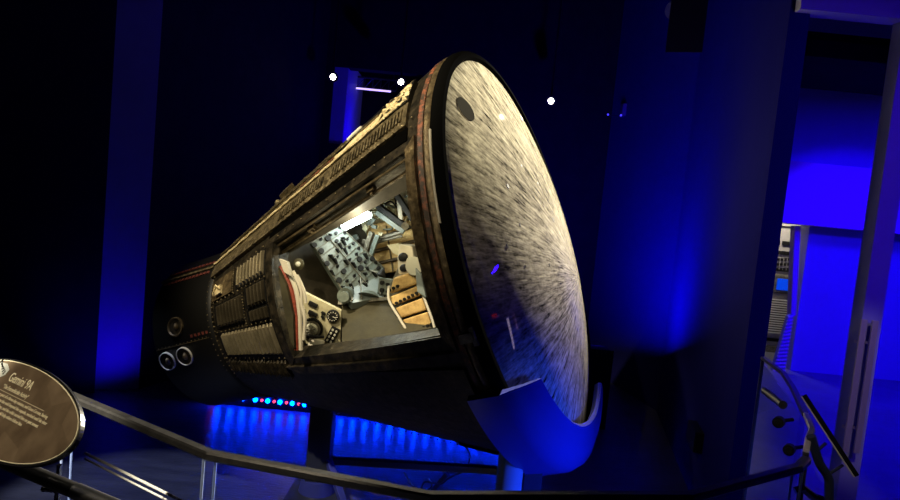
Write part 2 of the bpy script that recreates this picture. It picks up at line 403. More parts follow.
def slab(bm, c, d1, d0, n=10, m=6, r=None, jit=0):
    """curved slab: corners c = [(s,phi)]x4 (low s bottom, low s top, high s top, high s bottom), from height d0 up to d1"""
    def P(u, v, d):
        s = (1-u)*((1-v)*c[0][0]+v*c[1][0]) + u*((1-v)*c[3][0]+v*c[2][0])
        p = (1-u)*((1-v)*c[0][1]+v*c[1][1]) + u*((1-v)*c[3][1]+v*c[2][1])
        return SP(s, p, d, r)
    T = [[bm.verts.new(P(i/n, j/m, d1 + (random.uniform(-jit, jit) if jit else 0))) for j in range(m+1)] for i in range(n+1)]
    L = [[bm.verts.new(P(i/n, j/m, d0)) for j in range(m+1)] for i in range(n+1)]
    for i in range(n):
        for j in range(m):
            bm.faces.new((T[i][j], T[i+1][j], T[i+1][j+1], T[i][j+1])); bm.faces.new((L[i][j], L[i][j+1], L[i+1][j+1], L[i+1][j]))
    for i in range(n):
        bm.faces.new((T[i][0], L[i][0], L[i+1][0], T[i+1][0])); bm.faces.new((T[i][m], T[i+1][m], L[i+1][m], L[i][m]))
    for j in range(m):
        bm.faces.new((T[0][j], T[0][j+1], L[0][j+1], L[0][j])); bm.faces.new((T[n][j], L[n][j], L[n][j+1], T[n][j+1]))
def rect(s0, s1, p0, p1): return [(s0, p0), (s0, p1), (s1, p1), (s1, p0)]
def lathe(name, prof, m, parent, a0=0, a1=360, n=128, close=False):
    bm = bmesh.new(); full = abs(a1-a0) >= 360; rows = []
    k = n if full else n+1
    for i in range(k):
        a = a0 + (a1-a0)*i/n
        rows.append([bm.verts.new(SP(s, a, 0, r)) for s, r in prof])
    L = len(prof)
    for i in range(n):
        A = rows[i]; B = rows[(i+1) % k]
        for j in range(L if close else L-1):
            j2 = (j+1) % L
            bm.faces.new((A[j], A[j2], B[j2], B[j]))
    if close and not full: bm.faces.new(rows[0]); bm.faces.new(rows[-1][::-1])
    return link(name, bm, m, parent, True)
# --- heat shield dome
bm = bmesh.new(); RS = 3.64; rows = []
NR, NA = 28, 128
s_off = math.sqrt(RS**2-1.1**2)
cv = bm.verts.new((0, 0, -(RS-s_off)))
for i in range(1, NR+1):
    r = 1.1*i/NR; s = -(math.sqrt(RS*RS-r*r)-s_off)
    rows.append([bm.verts.new((r*math.cos(2*math.pi*k/NA), r*math.sin(2*math.pi*k/NA), s)) for k in range(NA)])
for k in range(NA): bm.faces.new((cv, rows[0][k], rows[0][(k+1) % NA]))
for a, b in zip(rows, rows[1:]):
    for k in range(NA): bm.faces.new((a[k], b[k], b[(k+1) % NA], a[(k+1) % NA]))
for f in bm.faces: f.normal_update()
shield = link('heat_shield', bm, M['shield'], cap, True)
def on_dome(r, phi, off=0):
    return Vector((r*math.cos(R(phi)), r*math.sin(R(phi)), -(math.sqrt(RS*RS-r*r)-s_off)-off))
bm = bmesh.new()
c0 = on_dome(.96, 47, .0); nn = Vector((c0.x, c0.y, -(s_off-c0.z*0) )).normalized(); rod(bm, c0-nn*.004, c0+nn*.0012, .064, 32)
pl = link('shield_plug', bm, mat('dark_grey_plug', (.045, .044, .038), 1, spec=0), shield); pl['label'] = 'dark grey round plug near the top of the heat shield'
bm = bmesh.new()
for (rr, ph, q) in ((.62, 30, .018), (.55, 12, .012), (.72, 2, .014), (.6, -8, .01), (.35, 80, .014), (.14, 100, .022), (.5, 60, .01), (.3, -20, .012), (.5, 180, .014)):
    c0 = on_dome(rr, ph); nn = Vector((c0.x, c0.y, -s_off)).normalized(); rod(bm, c0-nn*.004, c0+nn*.001, q*.7, 14)
links('core_hole', bm, mat('dark_core_hole', (.05, .045, .03), .7), shield)
# --- rings
lathe('shield_ring', [(-.005, 1.085), (-.02, 1.1), (-.018, 1.125), (.0, 1.14), (.03, 1.142), (.04, 1.13), (.04, 1.1)], M['ringblack'], cap)
lathe('ring_band', [(.04, 1.09), (.04, 1.128), (.052, 1.136), (.066, 1.136), (.072, 1.125), (.078, 1.12), (.078, 1.1)], M['bronze'], cap)
lathe('sealant_band', [(.078, 1.10), (.078, 1.128), (.1, 1.13), (.112, 1.12), (.112, 1.1)], M['rustred'], cap)
bm = bmesh.new()
tube(bm, [SP(.03, a, 0, 1.147) for a in range(8, 32, 2)], .006, 8)
link('ring_strip', bm, M['offwhite'], cap, True)
bm = bmesh.new(); slab(bm, rect(.01, .07, -16.5, -14.5), .0, -.02, 2, 2, 1.175); slab(bm, rect(.0, .02, -17.5, -13.5), .0, -.01, 2, 2, 1.17)
link('ring_clip', bm, M['grime'], cap)
# --- hull with the hatch opening cut out
HS0, HS1 = .165, 1.18
def hp_top(s): return 27.8 + (s-.16)*1.0
def hp_bot(s): return -14.8 + (s-.17)*(-5.5)
bm = bmesh.new()
ss = [.1, .13, HS0] + [HS0+(HS1-HS0)*i/16 for i in range(1, 17)] + [1.25+i*.62/10 for i in range(11)]
def phis(s):
    t, b = hp_top(min(max(s, HS0), HS1)), hp_bot(min(max(s, HS0), HS1))
    up = [t + (180-t)*i/40 for i in range(41)]; mid = [b+(t-b)*i/12 for i in range(12)]; lo = [-180+(b+180)*i/40 for i in range(40)]
    return lo + mid + up[:-1]
def hull_shell(dr, th):
    bm = bmesh.new()
    G = [[bm.verts.new(SP(s, p, dr)) for p in phis(s)] for s in ss]; n = len(G[0])
    for i in range(len(ss)-1):
        for k in range(n):
            if 2 <= i < 18 and 40 <= k < 52: continue
            k2 = (k+1) % n
            bm.faces.new((G[i][k], G[i][k2], G[i+1][k2], G[i+1][k]))
    bmesh.ops.recalc_face_normals(bm, faces=bm.faces)
    bmesh.ops.solidify(bm, geom=bm.faces[:], thickness=th)
    return bm
hull = link('hull', hull_shell(0, .03), M['char'], cap, True)
# inner lining, one cone inside the other
bm = bmesh.new()
G = [[bm.verts.new(SP(s, p, -.11)) for p in phis(s)] for s in ss[:-6]]; n = len(G[0])
for i in range(len(G)-1):
    for k in range(n):
        if 2 <= i < 18 and 40 <= k < 52: continue
        bm.faces.new((G[i][k], G[i][(k+1) % n], G[i+1][(k+1) % n], G[i+1][k]))
bm.faces.new(G[-1]); bm.faces.new(G[0][::-1])
link('cabin_lining', bm, M['taupe'], cap)
# hatch frame: four deep sills
def strip4(name, corners, d1, d0, m, n=20, mm=3, jit=0, par=cap):
    bm = bmesh.new(); slab(bm, corners, d1, d0, n, mm, None, jit); return link(name, bm, m, par)
fr = strip4('hatch_frame', [(HS0-.05, hp_top(HS0)), (HS0-.05, hp_top(HS0)+2.6), (HS1+.06, hp_top(HS1)+3.4), (HS1+.06, hp_top(HS1))], .012, -.115, M['char'])
strip4('hatch_sill', [(HS0-.05, hp_bot(HS0)-4.2), (HS0-.05, hp_bot(HS0)), (HS1+.06, hp_bot(HS1)), (HS1+.06, hp_bot(HS1)-4.6)], .012, -.115, M['char'], par=fr)
strip4('hatch_jamb', [(HS0-.055, hp_bot(HS0)-4), (HS0-.055, hp_top(HS0)+2.5), (HS0, hp_top(HS0)), (HS0, hp_bot(HS0))], .022, -.115, M['bronze'], 3, 20, .003, par=fr)
strip4('hatch_jamb', [(HS1, hp_bot(HS1)), (HS1, hp_top(HS1)), (HS1+.06, hp_top(HS1)+3), (HS1+.06, hp_bot(HS1)-4.5)], .016, -.115, M['char'], 3, 16, par=fr)
# thin metal lip round the inside of the opening
bm = bmesh.new()
lip = [SP(HS0+(HS1-HS0)*i/14, hp_top(HS0+(HS1-HS0)*i/14)-.6, -.02) for i in range(15)]
tube(bm, lip, .007, 6); 
tube(bm, [SP(HS0+(HS1-HS0)*i/14, hp_top(HS0+(HS1-HS0)*i/14)-1.8, -.07) for i in range(15)], .010, 6)
link('hatch_seal', bm, M['bronze'], fr, True)
# hinge fittings under the upper sill
for i, s in enumerate((.42, .88)):
    bm = bmesh.new(); slab(bm, rect(s, s+.05, hp_top(s)-1.8, hp_top(s)-.1), -.04, -.07, 2, 2); slab(bm, rect(s+.015, s+.03, hp_top(s)-2.6, hp_top(s)-1), -.05, -.07, 2, 2)
    link('hinge_fitting', bm, M['bronze'], fr)
# louvred golden strip above the opening
st = strip4('sill_strip', [(.17, 35.5), (.17, 44.5), (1.86, 46.5), (1.86, 36)], .022, -.01, M['gold'], 40, 4, .0015)
bm = bmesh.new()
for k in range(46):
    s = .2+k*.0225
    if .70 < s < .77 or s > 1.16: continue
    slab(bm, [(s, 37.6), (s, 42.2), (s+.011, 42.2), (s+.011, 37.6)], .032, .018, 1, 3)
links('louvre_rib', bm, M['gold'], st)
bm = bmesh.new()
for k in range(46):
    s = .211+k*.0225
    if .70 < s < .77 or s > 1.16: continue
    slab(bm, [(s+.001, 38), (s+.001, 42), (s+.0105, 42), (s+.0105, 38)], .0235, .018, 1, 3)
links('louvre_slot', bm, M['black'], st)
strip4('painted_shade_strip', [(.165, 31.2), (.165, 35.3), (1.24, 35.6), (1.24, 32.4)], .008, -.01, mat('groove_shade_black', (.0015, .0015, .0015), 1, spec=0), 20, 4)  # black strip stands in for the shaded gap above the hatch frame
bm = bmesh.new(); tube(bm, [SP(.4+1.4*i/40, 50.5+2.5*i/40, .034) for i in range(41)], .006, 6); link('ridge_bead', bm, M['gold'], cap, True)
up = strip4('ridge_fairing', [(.2, 46), (.2, 58), (1.86, 64), (1.86, 47)], .026, -.01, M['gold'], 60, 6, .004)
bm = bmesh.new()
tube(bm, [SP(.2+1.66*i/60, 45.4+1.4*i/60, .03+.002*random.uniform(-1, 1)) for i in range(61)], .008, 6)
link('ridge_pipe', bm, M['cream'], cap, True)
bm = bmesh.new()
tube(bm, [SP(.72+.28*i/14, 47.6+.3*i/14, .034) for i in range(15)], .006, 6)
link('ridge_wire', bm, M['rustred'], cap, True)
bm = bmesh.new()
for k in range(46):
    s = .66+k*.026; slab(bm, [(s, 53), (s, 56.5), (s+.013, 56.5), (s+.013, 53)], .034+.003*random.random(), .02, 1, 2)
links('ridge_stud', bm, M['gold'], up)
# torn, open bay near the ring
strip4('open_bay', [(.17, 44), (.17, 55), (.37, 55.5), (.37, 45)], .03, -.01, M['black'], 6, 6)
bm = bmesh.new()
for k in range(60):
    s = random.uniform(.18, .35); p = random.uniform(45, 53); a = random.uniform(-1, 1)
    c = SP(s, p, .026)
    box(bm, c, (random.uniform(.01, .03), random.uniform(.008, .026), random.uniform(.01, .035)), .003, Matrix.Rotation(a*2, 3, 'Z') @ Matrix.Rotation(a*3, 3, 'X'))
links('insulation_scrap', bm, M['cream'], cap)
bm = bmesh.new(); slab(bm, [(.38, 46.5), (.38, 52), (.72, 49), (.78, 47)], .03, .01, 10, 3, None, .003); link('insulation_strip', bm, M['cream'], cap)
bm = bmesh.new(); slab(bm, [(.40, 50.6), (.38, 54.6), (.70, 52.8), (.72, 50.4)], .036, .01, 8, 3); link('open_slot', bm, M['black'], cap)
bm = bmesh.new(); tube(bm, [SP(.54, 53.4, .035), SP(.6, 53.2, .037), SP(.64, 52.8, .035)], .011, 8)
link('white_fitting', bm, M['white'], cap, True)
bm = bmesh.new(); slab(bm, rect(1.16, 1.23, 55, 61), .06, .02, 3, 3); sphere(bm, SP(1.28, 57, .03), .02, 10); link('ridge_bracket', bm, M['gold'], cap)
# corrugated shingles forward of the hatch
def shingle(s0, s1, p0, p1, m, pitch=.034, tilt=0):
    bm = bmesh.new(); s = s0+.004; nseg = 10
    slab(bm, rect(s0-.006, s1+.004, p0, p1), .004, -.01, 6, 8)
    base = link('corrugated_panel', bm, M['black'], cap, True)  # black base deepens the shade between the ribs by colour
    bm = bmesh.new()
    while s + pitch*.8 < s1:
        rr = []
        for j in range(nseg+1):
            p = p0+.6+(p1-p0-1.2)*j/nseg; f = 0 if j in (0, nseg) else 1
            rr.append([bm.verts.new(SP(s + pitch*.37*(1-math.cos(math.pi*k/6)), p, .002 + .026*math.sin(math.pi*k/6)*f)) for k in range(7)])
        for x, y in zip(rr, rr[1:]):
            for k in range(6): bm.faces.new((x[k], x[k+1], y[k+1], y[k]))
        s += pitch
    links('corrugation', bm, m, base, True)
    return base
shingle(1.27, 1.56, 16.5, 29.5, M['ribpale'])
shingle(1.27, 1.47, 4.5, 15.5, M['rib']); shingle(1.50, 1.80, -1, 14, M['rib'])
shingle(1.27, 1.47, -2.5, 4, M['rib'])
shingle(1.26, 1.80, -19.5, -3.5, M['ribpale'])
shingle(1.26, 1.80, -31, -21, M['char'], .03)
bm = bmesh.new()
slab(bm, rect(1.60, 1.82, 17, 30), .012, 0, 4, 4)
link('access_panel', bm, M['bronze'], cap)
bm = bmesh.new(); slab(bm, rect(1.70, 1.76, 19, 24), .03, 0, 4, 4); tube(bm, [SP(1.7, 21, .03), SP(1.74, 24.5, .04), SP(1.78, 20, .03)], .006, 6); link('tie_down_loop', bm, M['cream'], cap)
# rivets along the seams
def rivets(name, pts, r=.006, m=M['gold']):
    bm = bmesh.new()
    for p in pts: sphere(bm, p, r, 6)
    return links(name[:-1], bm, m, cap, True)
rv = []
for k in range(13): rv.append(SP(1.26+k*.045, -20.3, .012)); rv.append(SP(1.26+k*.045, -3, .012)); rv.append(SP(1.26+k*.045, 15.6, .012)); rv.append(SP(1.26+k*.045, -32, .006))
for k in range(26): rv.append(SP(1.825, -36+k*3.1, .01)); 
for k in range(12): rv.append(SP(1.58, 16+k*1.3, .014)); rv.append(SP(1.485, -2+k*1.5, .012))
rivets('seam_rivets', rv, .005)
rivets('sill_rivets', [SP(.15+k*.07, -24.5-.5*math.sin(k), .006) for k in range(16)], .006)
rv = []
for k in range(22): rv.append(SP(.138, -28+k*3.1, .012))
for k in range(30): rv.append(SP(.19+k*.055, 35.8, .024)); 
for k in range(16): rv.append(SP(.3+k*.07, hp_top(.3)+2.2, .016))
rivets('frame_rivets', rv, .005)
rivets('keel_rivets', [SP(.2+k*.04, -64-.2*k, .01) for k in range(38)], .005)
# smooth lower fairing with a step, ridged aft part
strip4('lower_fairing', [(.12, -50), (.12, -23), (1.26, -27), (1.26, -52)], .014, -.01, M['char'], 20, 6)
strip4('sill_fairing', [(.2, -21.5), (.14, -18.6), (1.27, -24), (1.2, -27)], .03, -.01, M['char'], 20, 4)
bm = bmesh.new()
for k in range(12): slab(bm, rect(.14+k*.03, .155+k*.03, -78, -62), .014, -.005, 1, 5)
links('keel_rib', bm, M['char'], cap)
# --- nose: attitude control section
nose = lathe('nose_section', [(1.84, .5), (1.86, .515), (1.885, .515), (1.895, .502), (2.33, .5), (2.345, .49), (2.35, .46), (2.3, .44), (2.3, .001)], M['black'], cap, n=96)
bm = bmesh.new()
slab(bm, rect(1.9, 2.34, 47.5, 49.6), .012, 0, 10, 2, .5); link('nose_seam_strip', bm, M['gold'], nose)
bm = bmesh.new()
for k in range(13):
    for pp in (43.5, 54): slab(bm, rect(1.92+k*.03, 1.938+k*.03, pp, pp+2.2), .008, 0, 1, 1, .5)
for k in range(5): slab(bm, rect(1.9+k*.03, 1.915+k*.03, -2, 0), .006, 0, 1, 1, .5)
links('lacing_stitch', bm, mat('dull_red_lacing', (.11, .022, .016), .7), nose)
rivets('nose_rivets', [SP(1.92+k*.03, -4.2, 0, .502) for k in range(14)] + [SP(1.872, -30+k*4, 0, .516) for k in range(22)] + [SP(2.2+k*.03, 86, 0, .5) for k in range(3)], .0035)
bm = bmesh.new(); slab(bm, rect(1.9, 2.33, -5.2, -4.7), .004, 0, 6, 1, .5); link('nose_seam', bm, M['bronze'], nose)
for (s, p, q, mm) in ((2.14, 7.9, .05, M['bronze']), (2.271, -14.1, .052, M['white']), (2.127, -13.5, .052, M['white'])):
    c = SP(s, p, 0, .5); nrm = Vector((math.cos(R(p)), math.sin(R(p)), 0)); u, v = frame_of(nrm)
    bm = bmesh.new(); n = 28
    prof = [(-.012, q+.012), (.012, q+.010), (.014, q+.004), (.01, q), (-.012, q*.75), (-.02, 0.001)]
    if mm is M['white']: prof = [(-.012, q+.008), (.01, q+.007), (.012, q+.003), (.008, q)]
    rr = [[bm.verts.new(c + nrm*h + rr_*(math.cos(2*math.pi*k/n)*u + math.sin(2*math.pi*k/n)*v)) for k in range(n)] for h, rr_ in prof]
    for a, b in zip(rr, rr[1:]):
        for k in range(n): bm.faces.new((a[k], a[(k+1) % n], b[(k+1) % n], b[k]))
    rm = link('thruster_nozzle', bm, mm, nose, True)
    bm = bmesh.new()
    rod(bm, c+nrm*.003, c+nrm*.006, q*.97, 24); link('nozzle_throat', bm, M['char'], rm)
    bm = bmesh.new(); sphere(bm, c+nrm*.002 + v*.01, q*.5, 12, (1, 1, .6)); link('nozzle_core', bm, M['bronze'], rm, True)

# --- cabin interior (its own plane x grows towards the visitor)
def quad(name, px, depth, th, m, par=cap, bev=0):
    """flat board: pixel outline laid on the plane of capsule depths given per corner"""
    pts = [lp(p[0], p[1], d) for p, d in zip(px, depth)]
    i3 = (0, len(px)//3, 2*len(px)//3) if len(px) > 4 else (0, 1, 3)
    pn = (pts[i3[1]]-pts[i3[0]]).cross(pts[i3[2]]-pts[i3[0]]); o_c = CAM-BO; oc = Vector((o_c.dot(XL), o_c.dot(YL), o_c.dot(AX)))
    for i, p in enumerate(pts):
        d = p-oc; pts[i] = oc + d*((pts[i3[0]]-oc).dot(pn)/d.dot(pn))
    n = Vector((0, 0, 0))
    for i in range(1, len(pts)-1): n += (pts[i]-pts[0]).cross(pts[i+1]-pts[0])
    n.normalize()
    if n.x > 0: n = -n
    c = sum(pts, Vector())/len(pts)
    pts = [p - n*((p-c).dot(n)) for p in pts]
    bm = bmesh.new(); prism(bm, pts, n*th)
    if bev: bmesh.ops.bevel(bm, geom=bm.edges[:], offset=bev, segments=2, profile=.5, affect='EDGES')
    return link(name, bm, m, par), pts, -n
def bil(P, u, v): return (1-u)*((1-v)*P[0]+v*P[3]) + u*((1-v)*P[1]+v*P[2])
# back of the cabin and its floor
bm = bmesh.new()
prism(bm, [(-.12, math.sqrt((rad(s)-.125)**2-.0144)*q_, s) for q_ in (1, -1) for s in ((.12, .6, 1.24) if q_ == 1 else (1.24, .6, .12))], (-.03, 0, 0))
link('cabin_bulkhead', bm, M['taupe'], cap)
quad('roof_panel', [(284, 256), (411, 188), (413, 146), (272, 236)], [.42, .3, .62, .50], .02, M['taupe'])
quad('side_bulkhead', [(283, 255), (345, 222), (352, 304), (341, 312), (296, 292)], [.42, .05, .05, .2, .34], .02, M['taupe'])
b_, P_, n_ = quad('floor_panel', [(342, 302), (398, 297), (445, 340), (342, 356)], [.35, .3, .66, .6], .02, M['olive'])
quad('floor_edge', [(338, 301), (396, 296), (397, 299), (338, 304.5)], [.37, .32, .33, .38], .02, M['grime'])
# instrument panel, grey green with black switches
ip, P, n = quad('instrument_panel', [(311, 243), (340, 226), (385, 268), (351, 306)], [.42, .25, .1, .38], .03, M['panelgrey'])
for iu in range(6):
    for iv in range(9):
        if random.random() < .15: continue
        u, v = (iu+.5)/6 + random.uniform(-.05, .05), (iv+.5)/9 + random.uniform(-.035, .035)
        c = bil(P, u, v); bm = bmesh.new(); t = random.random()
        if t < .45: rod(bm, c-n*.002, c+n*.012, random.uniform(.006, .018), 12)
        elif t < .8: box(bm, c+n*.004, (.012, random.uniform(.012, .045), random.uniform(.015, .05)), .002, (P[1]-P[0]).to_track_quat('X', 'Z').to_matrix())
        else: rod(bm, c, c+n*.025, .004, 8); rod(bm, c-n*.001, c+n*.005, .01, 12)
        link('switch', bm, M['knob'], ip, False)
bm = bmesh.new()
for iv in range(10): rod(bm, bil(P, .02, iv/9)+n*.004, bil(P, .98, iv/9)+n*.004, .0022, 6)
for iu in (.02, .5, .98): rod(bm, bil(P, iu, 0)+n*.005, bil(P, iu, 1)+n*.005, .003, 6)
link('panel_divider', bm, M['grime'], ip)
# upper overhead panel right of it: pale pipes and clutter
for k in range(22):
    x = 338+random.random()*44; y = 238-(x-338)*.55+random.random()*30
    bm = bmesh.new(); c = lp(x, y, random.uniform(-.05, .12))
    box(bm, c, (.02, random.uniform(.012, .035), random.uniform(.015, .05)), .003, Matrix.Rotation(random.uniform(-1, 1), 3, 'X'))
    link('equipment_block', bm, random.choice([M['panelcream'], M['knob'], M['panelgrey'], M['grime']]), cap)
for k in range(16):
    bm = bmesh.new(); x = 372+random.random()*34; y = 194+random.random()*26; a = random.uniform(0, 6.28); l = random.uniform(6, 14)
    tube(bm, smoothpts([lp(x, y, .0), lp(x+l*math.cos(a), y+l*math.sin(a), .05), lp(x+l*1.4*math.cos(a+.7), y+l*1.4*math.sin(a+.7), .0)], 4), .006, 6)
    link('cabin_pipe', bm, random.choice([M['panelcream'], M['offwhite'], M['knob'], M['panelgrey']]), cap, True)
quad('overhead_backing', [(352, 206), (412, 178), (414, 225), (368, 238)], [.02, -.05, -.1, -.1], .02, M['panelcream'])
# golden padded wall with dark straps
gp, P, n = quad('padded_panel', [(366, 226), (412, 214), (420, 268), (368, 276)], [-.02, -.06, -.02, .0], .05, M['tan'], bev=.008)
for (u0, v0, u1, v1, wd) in ((0, .30, 1, .24, .008), (0, .55, 1, .5, .011), (0, .8, 1, .74, .010), (.45, .1, .5, 1, .004)):
    bm = bmesh.new(); tube(bm, [bil(P, u0+(u1-u0)*k/8, v0+(v1-v0)*k/8)+n*.012 for k in range(9)], wd, 6)
    link('webbing_strap', bm, M['tandark'], gp, True)
bm = bmesh.new(); tube(bm, [lp(367, 243, .06), lp(385, 237, .06), lp(402, 232, .06)], .012, 6); tube(bm, [lp(367, 246, .06), lp(385, 240, .06), lp(402, 236, .06)], .008, 6)
link('support_rail', bm, M['grime'], cap, True)
# black diagonal brackets top right
for (x0, y0, x1, y1, wd, mm) in ((377, 205, 408, 228, .022, 'knob'), (397, 195, 413, 220, .016, 'knob'), (376, 212, 404, 232, .01, 'panelgrey'), (372, 232, 360, 268, .02, 'grime'), (378, 235, 366, 268, .012, 'panelgrey'), (399, 200, 401, 220, .006, 'grime')):
    bm = bmesh.new(); p, q = lp(x0, y0, .12), lp(x1, y1, .12); d = q-p
    box(bm, (p+q)/2, (.03, wd*1.6, d.length), .003, d.to_track_quat('Z', 'X').to_matrix()); link('diagonal_strut', bm, M[mm], cap)
bm = bmesh.new(); rod(bm, lp(405, 226, .15), lp(405, 226, .2), .022, 18); link('strut_roller', bm, M['grime'], cap, True)
# blue grey box and pedestal in the middle
pb, P, n = quad('centre_pedestal', [(346, 262), (352, 262), (382, 272), (384, 297), (352, 303), (349, 300)], [.2, .15, .15, .3, .42, .4], .05, M['blue_grey'])
P = [lp(352, 264, .2), lp(381, 273, .2), lp(382, 294, .3), lp(354, 300, .4)]
bm = bmesh.new()
for q in (.0, .33, 1): rod(bm, bil(P, q, 0)+Vector((.02, 0, 0)), bil(P, q, 1)+Vector((.02, 0, 0)), .004, 6)
rod(bm, P[0]+Vector((.02, 0, 0)), P[1]+Vector((.02, 0, 0)), .004, 6); link('pedestal_edge', bm, M['grime'], pb)
bm = bmesh.new(); rod(bm, lp(345, 296, .42), lp(347, 294, .36), .045, 20); rod(bm, lp(344, 297, .46), lp(345, 296, .42), .028, 16); link('hand_wheel', bm, M['panelgrey'], cap, True)
bm = bmesh.new(); rod(bm, lp(369, 296, .34), lp(370, 292, .33), .06, 20, .035); link('round_cap', bm, M['panelgrey'], cap, True)
# side console right of the pedestal: pale block with black knobs
sb, P, n = quad('switch_box', [(379, 278), (393, 280), (391, 296), (377, 294)], [.3]*4, .05, M['panelgrey'], bev=.004)
for (u, v, q) in ((.3, .25, .012), (.7, .3, .009), (.35, .7, .012), (.75, .75, .008)):
    bm = bmesh.new(); c = bil(P, u, v); rod(bm, c, c+n*.014, q, 12); link('knob', bm, M['knob'], sb, True)
bm = bmesh.new(); p = lp(381, 276, .32); rod(bm, p, lp(384, 268, .3), .03, 16, .004); link('switch_guard', bm, M['knob'], cap, True)
# cream panel with the big round dial
cp, P, n = quad('gauge_panel', [(303, 292), (341, 311), (340, 353), (297, 353)], [.60, .50, .48, .56], .03, M['panelcream'])
def dial(u, v, rr, face, par, name='gauge', depth=.014):
    c = bil(P, u, v); bm = bmesh.new(); rod(bm, c-n*.004, c+n*depth, rr, 28, rr*.95); g = link(name, bm, M['knob'], par, True)
    bm = bmesh.new(); rod(bm, c+n*depth, c+n*(depth+.003), rr*.78, 24); link('gauge_face', bm, face, g); return c
c = dial(.30, .55, .062, M['grime'], cp)
bm = bmesh.new(); rod(bm, c+n*.016, c+n*.034, .036, 24, .03); link('dial_hub', bm, M['gaugeface'], cp, True)
bm = bmesh.new()
for a in range(0, 180, 45):
    u_, v_ = frame_of(n); d = (math.cos(R(a))*u_+math.sin(R(a))*v_)*.026; rod(bm, c+n*.036-d, c+n*.036+d, .002, 6)
link('dial_marks', bm, M['grime'], cp)
c = dial(.80, .18, .036, M['knob'], cp)
bm = bmesh.new()
for a in range(0, 360, 30):
    u_, v_ = frame_of(n); d = math.cos(R(a))*u_+math.sin(R(a))*v_; rod(bm, c+n*.019+d*.021, c+n*.019+d*.027, .0018, 5)
rod(bm, c+n*.019, c+n*.019+(u_+v_)*.014, .0018, 5); links('gauge_mark', bm, M['white'], cp)
for (u, v, su, sv) in ((.28, .12, .045, .02), (.29, .28, .045, .02), (.55, .20, .02, .012), (.54, .28, .016, .01), (.80, .60, .042, .085), (.83, .88, .035, .016), (.18, .86, .03, .022), (.05, .3, .01, .03)):
    c = bil(P, u, v); bm = bmesh.new()
    U = (P[1]-P[0]).normalized(); rot = Matrix((U, n.cross(U), n)).transposed()
    box(bm, c+n*.004, (su*1.15, sv*1.15, .012), .003, rot); dk = link('dark_window', bm, M['knob'], cp)
    if sv > .05:
        for kk in range(8):
            bm = bmesh.new(); cc = c+n*.012 + U*((kk % 2)-.5)*.022 + n.cross(U)*(kk//2-1.5)*.022
            rod(bm, cc, cc+n*.008, .006, 10); link('push_button', bm, M['gaugeface'], dk)
pk, _, _ = quad('white_pouch', [(309, 337), (323, 341), (325, 352), (313, 356), (307, 350)], [.56, .54, .54, .56, .57], .04, M['white'], bev=.006)
bm = bmesh.new(); tube(bm, smoothpts([lp(303, 313, .60), lp(304, 331, .60), lp(312, 336, .59), lp(324, 337, .57)], 5), .007, 6)
link('black_handle', bm, M['knob'], cp, True)
# hoses along the forward jamb
for name, pts, rr, mm in (('red_hose', [(281, 266), (291, 288), (296, 312), (297, 332), (297, 350)], .013, 'hose_red'),
        ('white_hose', [(284, 264), (295, 287), (299.5, 312), (300.5, 332), (301, 350)], .011, 'offwhite'),
        ('cream_hose', [(293, 271), (301, 290), (302, 305), (305, 320), (304, 340)], .009, 'offwhite'),
        ('cream_hose', [(297, 275), (304, 291), (306, 303)], .008, 'offwhite')):
    bm = bmesh.new(); tube(bm, smoothpts([lp(x, y, .80) for x, y in pts], 6), rr, 8); link(name, bm, M[mm], cap, True)
quad('grey_side_pad', [(278, 268), (286, 285), (293, 315), (294, 348), (290, 340), (283, 305)], [.83]*6, .02, M['olive'])
quad('hose_bracket', [(279, 259), (287, 262), (291, 276), (284, 272)], [.83]*4, .02, M['offwhite'])
bm = bmesh.new(); sphere(bm, lp(299, 264, .60), .032, 14, (.7, 1, 1)); link('round_fitting', bm, M['olive'], cap, True)
bm = bmesh.new(); sphere(bm, lp(298, 264, .63), .014, 12); link('fitting_light', bm, M['gaugeface'], cap, True)
# ejection seat, seen from its side
seat_out = [(400, 262), (390, 284), (387, 298), (394, 314), (407, 336), (418, 344), (438, 340), (437, 322), (428, 292), (420, 262)]
sd = [.34]*len(seat_out)
seat, P, n = quad('ejection_seat', seat_out, sd, .25, M['grime'], bev=.006)
quad('seat_cushion', [(393, 278), (414, 271), (417, 284), (389, 294)], [.42]*4, .06, M['tan'], seat, .01)
quad('seat_cushion', [(389, 297), (417, 286), (421, 295), (393, 306)], [.42]*4, .05, M['tan'], seat, .008)
quad('seat_cushion', [(395, 308), (422, 298), (426, 310), (401, 318)], [.42]*4, .05, M['tan'], seat, .008)
quad('seat_cushion', [(402, 320), (427, 312), (431, 324), (411, 332)], [.42]*4, .05, M['tan'], seat, .008)
bm = bmesh.new(); tube(bm, smoothpts([lp(x, y, .44) for x, y in ((389, 286), (389, 300), (398, 316), (409, 333), (420, 341), (437, 337))], 6), .007, 6)
tube(bm, smoothpts([lp(x, y, .44) for x, y in ((418, 283), (425, 300), (433, 322), (436, 336))], 6), .007, 6)
link('seat_edge_tube', bm, M['white'], seat, True)
bm = bmesh.new()
for (xa, ya, xb, yb, nn) in ((393, 305, 417, 293, 7), (409, 334, 432, 324, 7), (392, 306, 407, 330, 6), (428, 304, 434, 324, 5), (390, 290, 398, 286, 3)):
    for k in range(nn):
        c = lp(xa+(xb-xa)*k/(nn-1), ya+(yb-ya)*k/(nn-1), .42); rod(bm, c, c+Vector((.012, 0, 0)), .0085, 10)
links('edge_hole', bm, M['knob'], seat)
hr, _, _ = quad('seat_headrest', [(399, 244), (412, 246), (414, 262), (411, 276), (398, 274), (397, 258)], [.4]*6, .12, M['offwhite'], seat, .008)
for (x, y, q, mm) in ((403, 257, .024, 'knob'), (404, 268, .022, 'knob'), (410, 260, .018, 'gaugeface')):
    bm = bmesh.new(); c = lp(x, y, .41); sphere(bm, c, q, 14, (.5, 1, 1.2)); link('headrest_pad', bm, M[mm], hr, True)
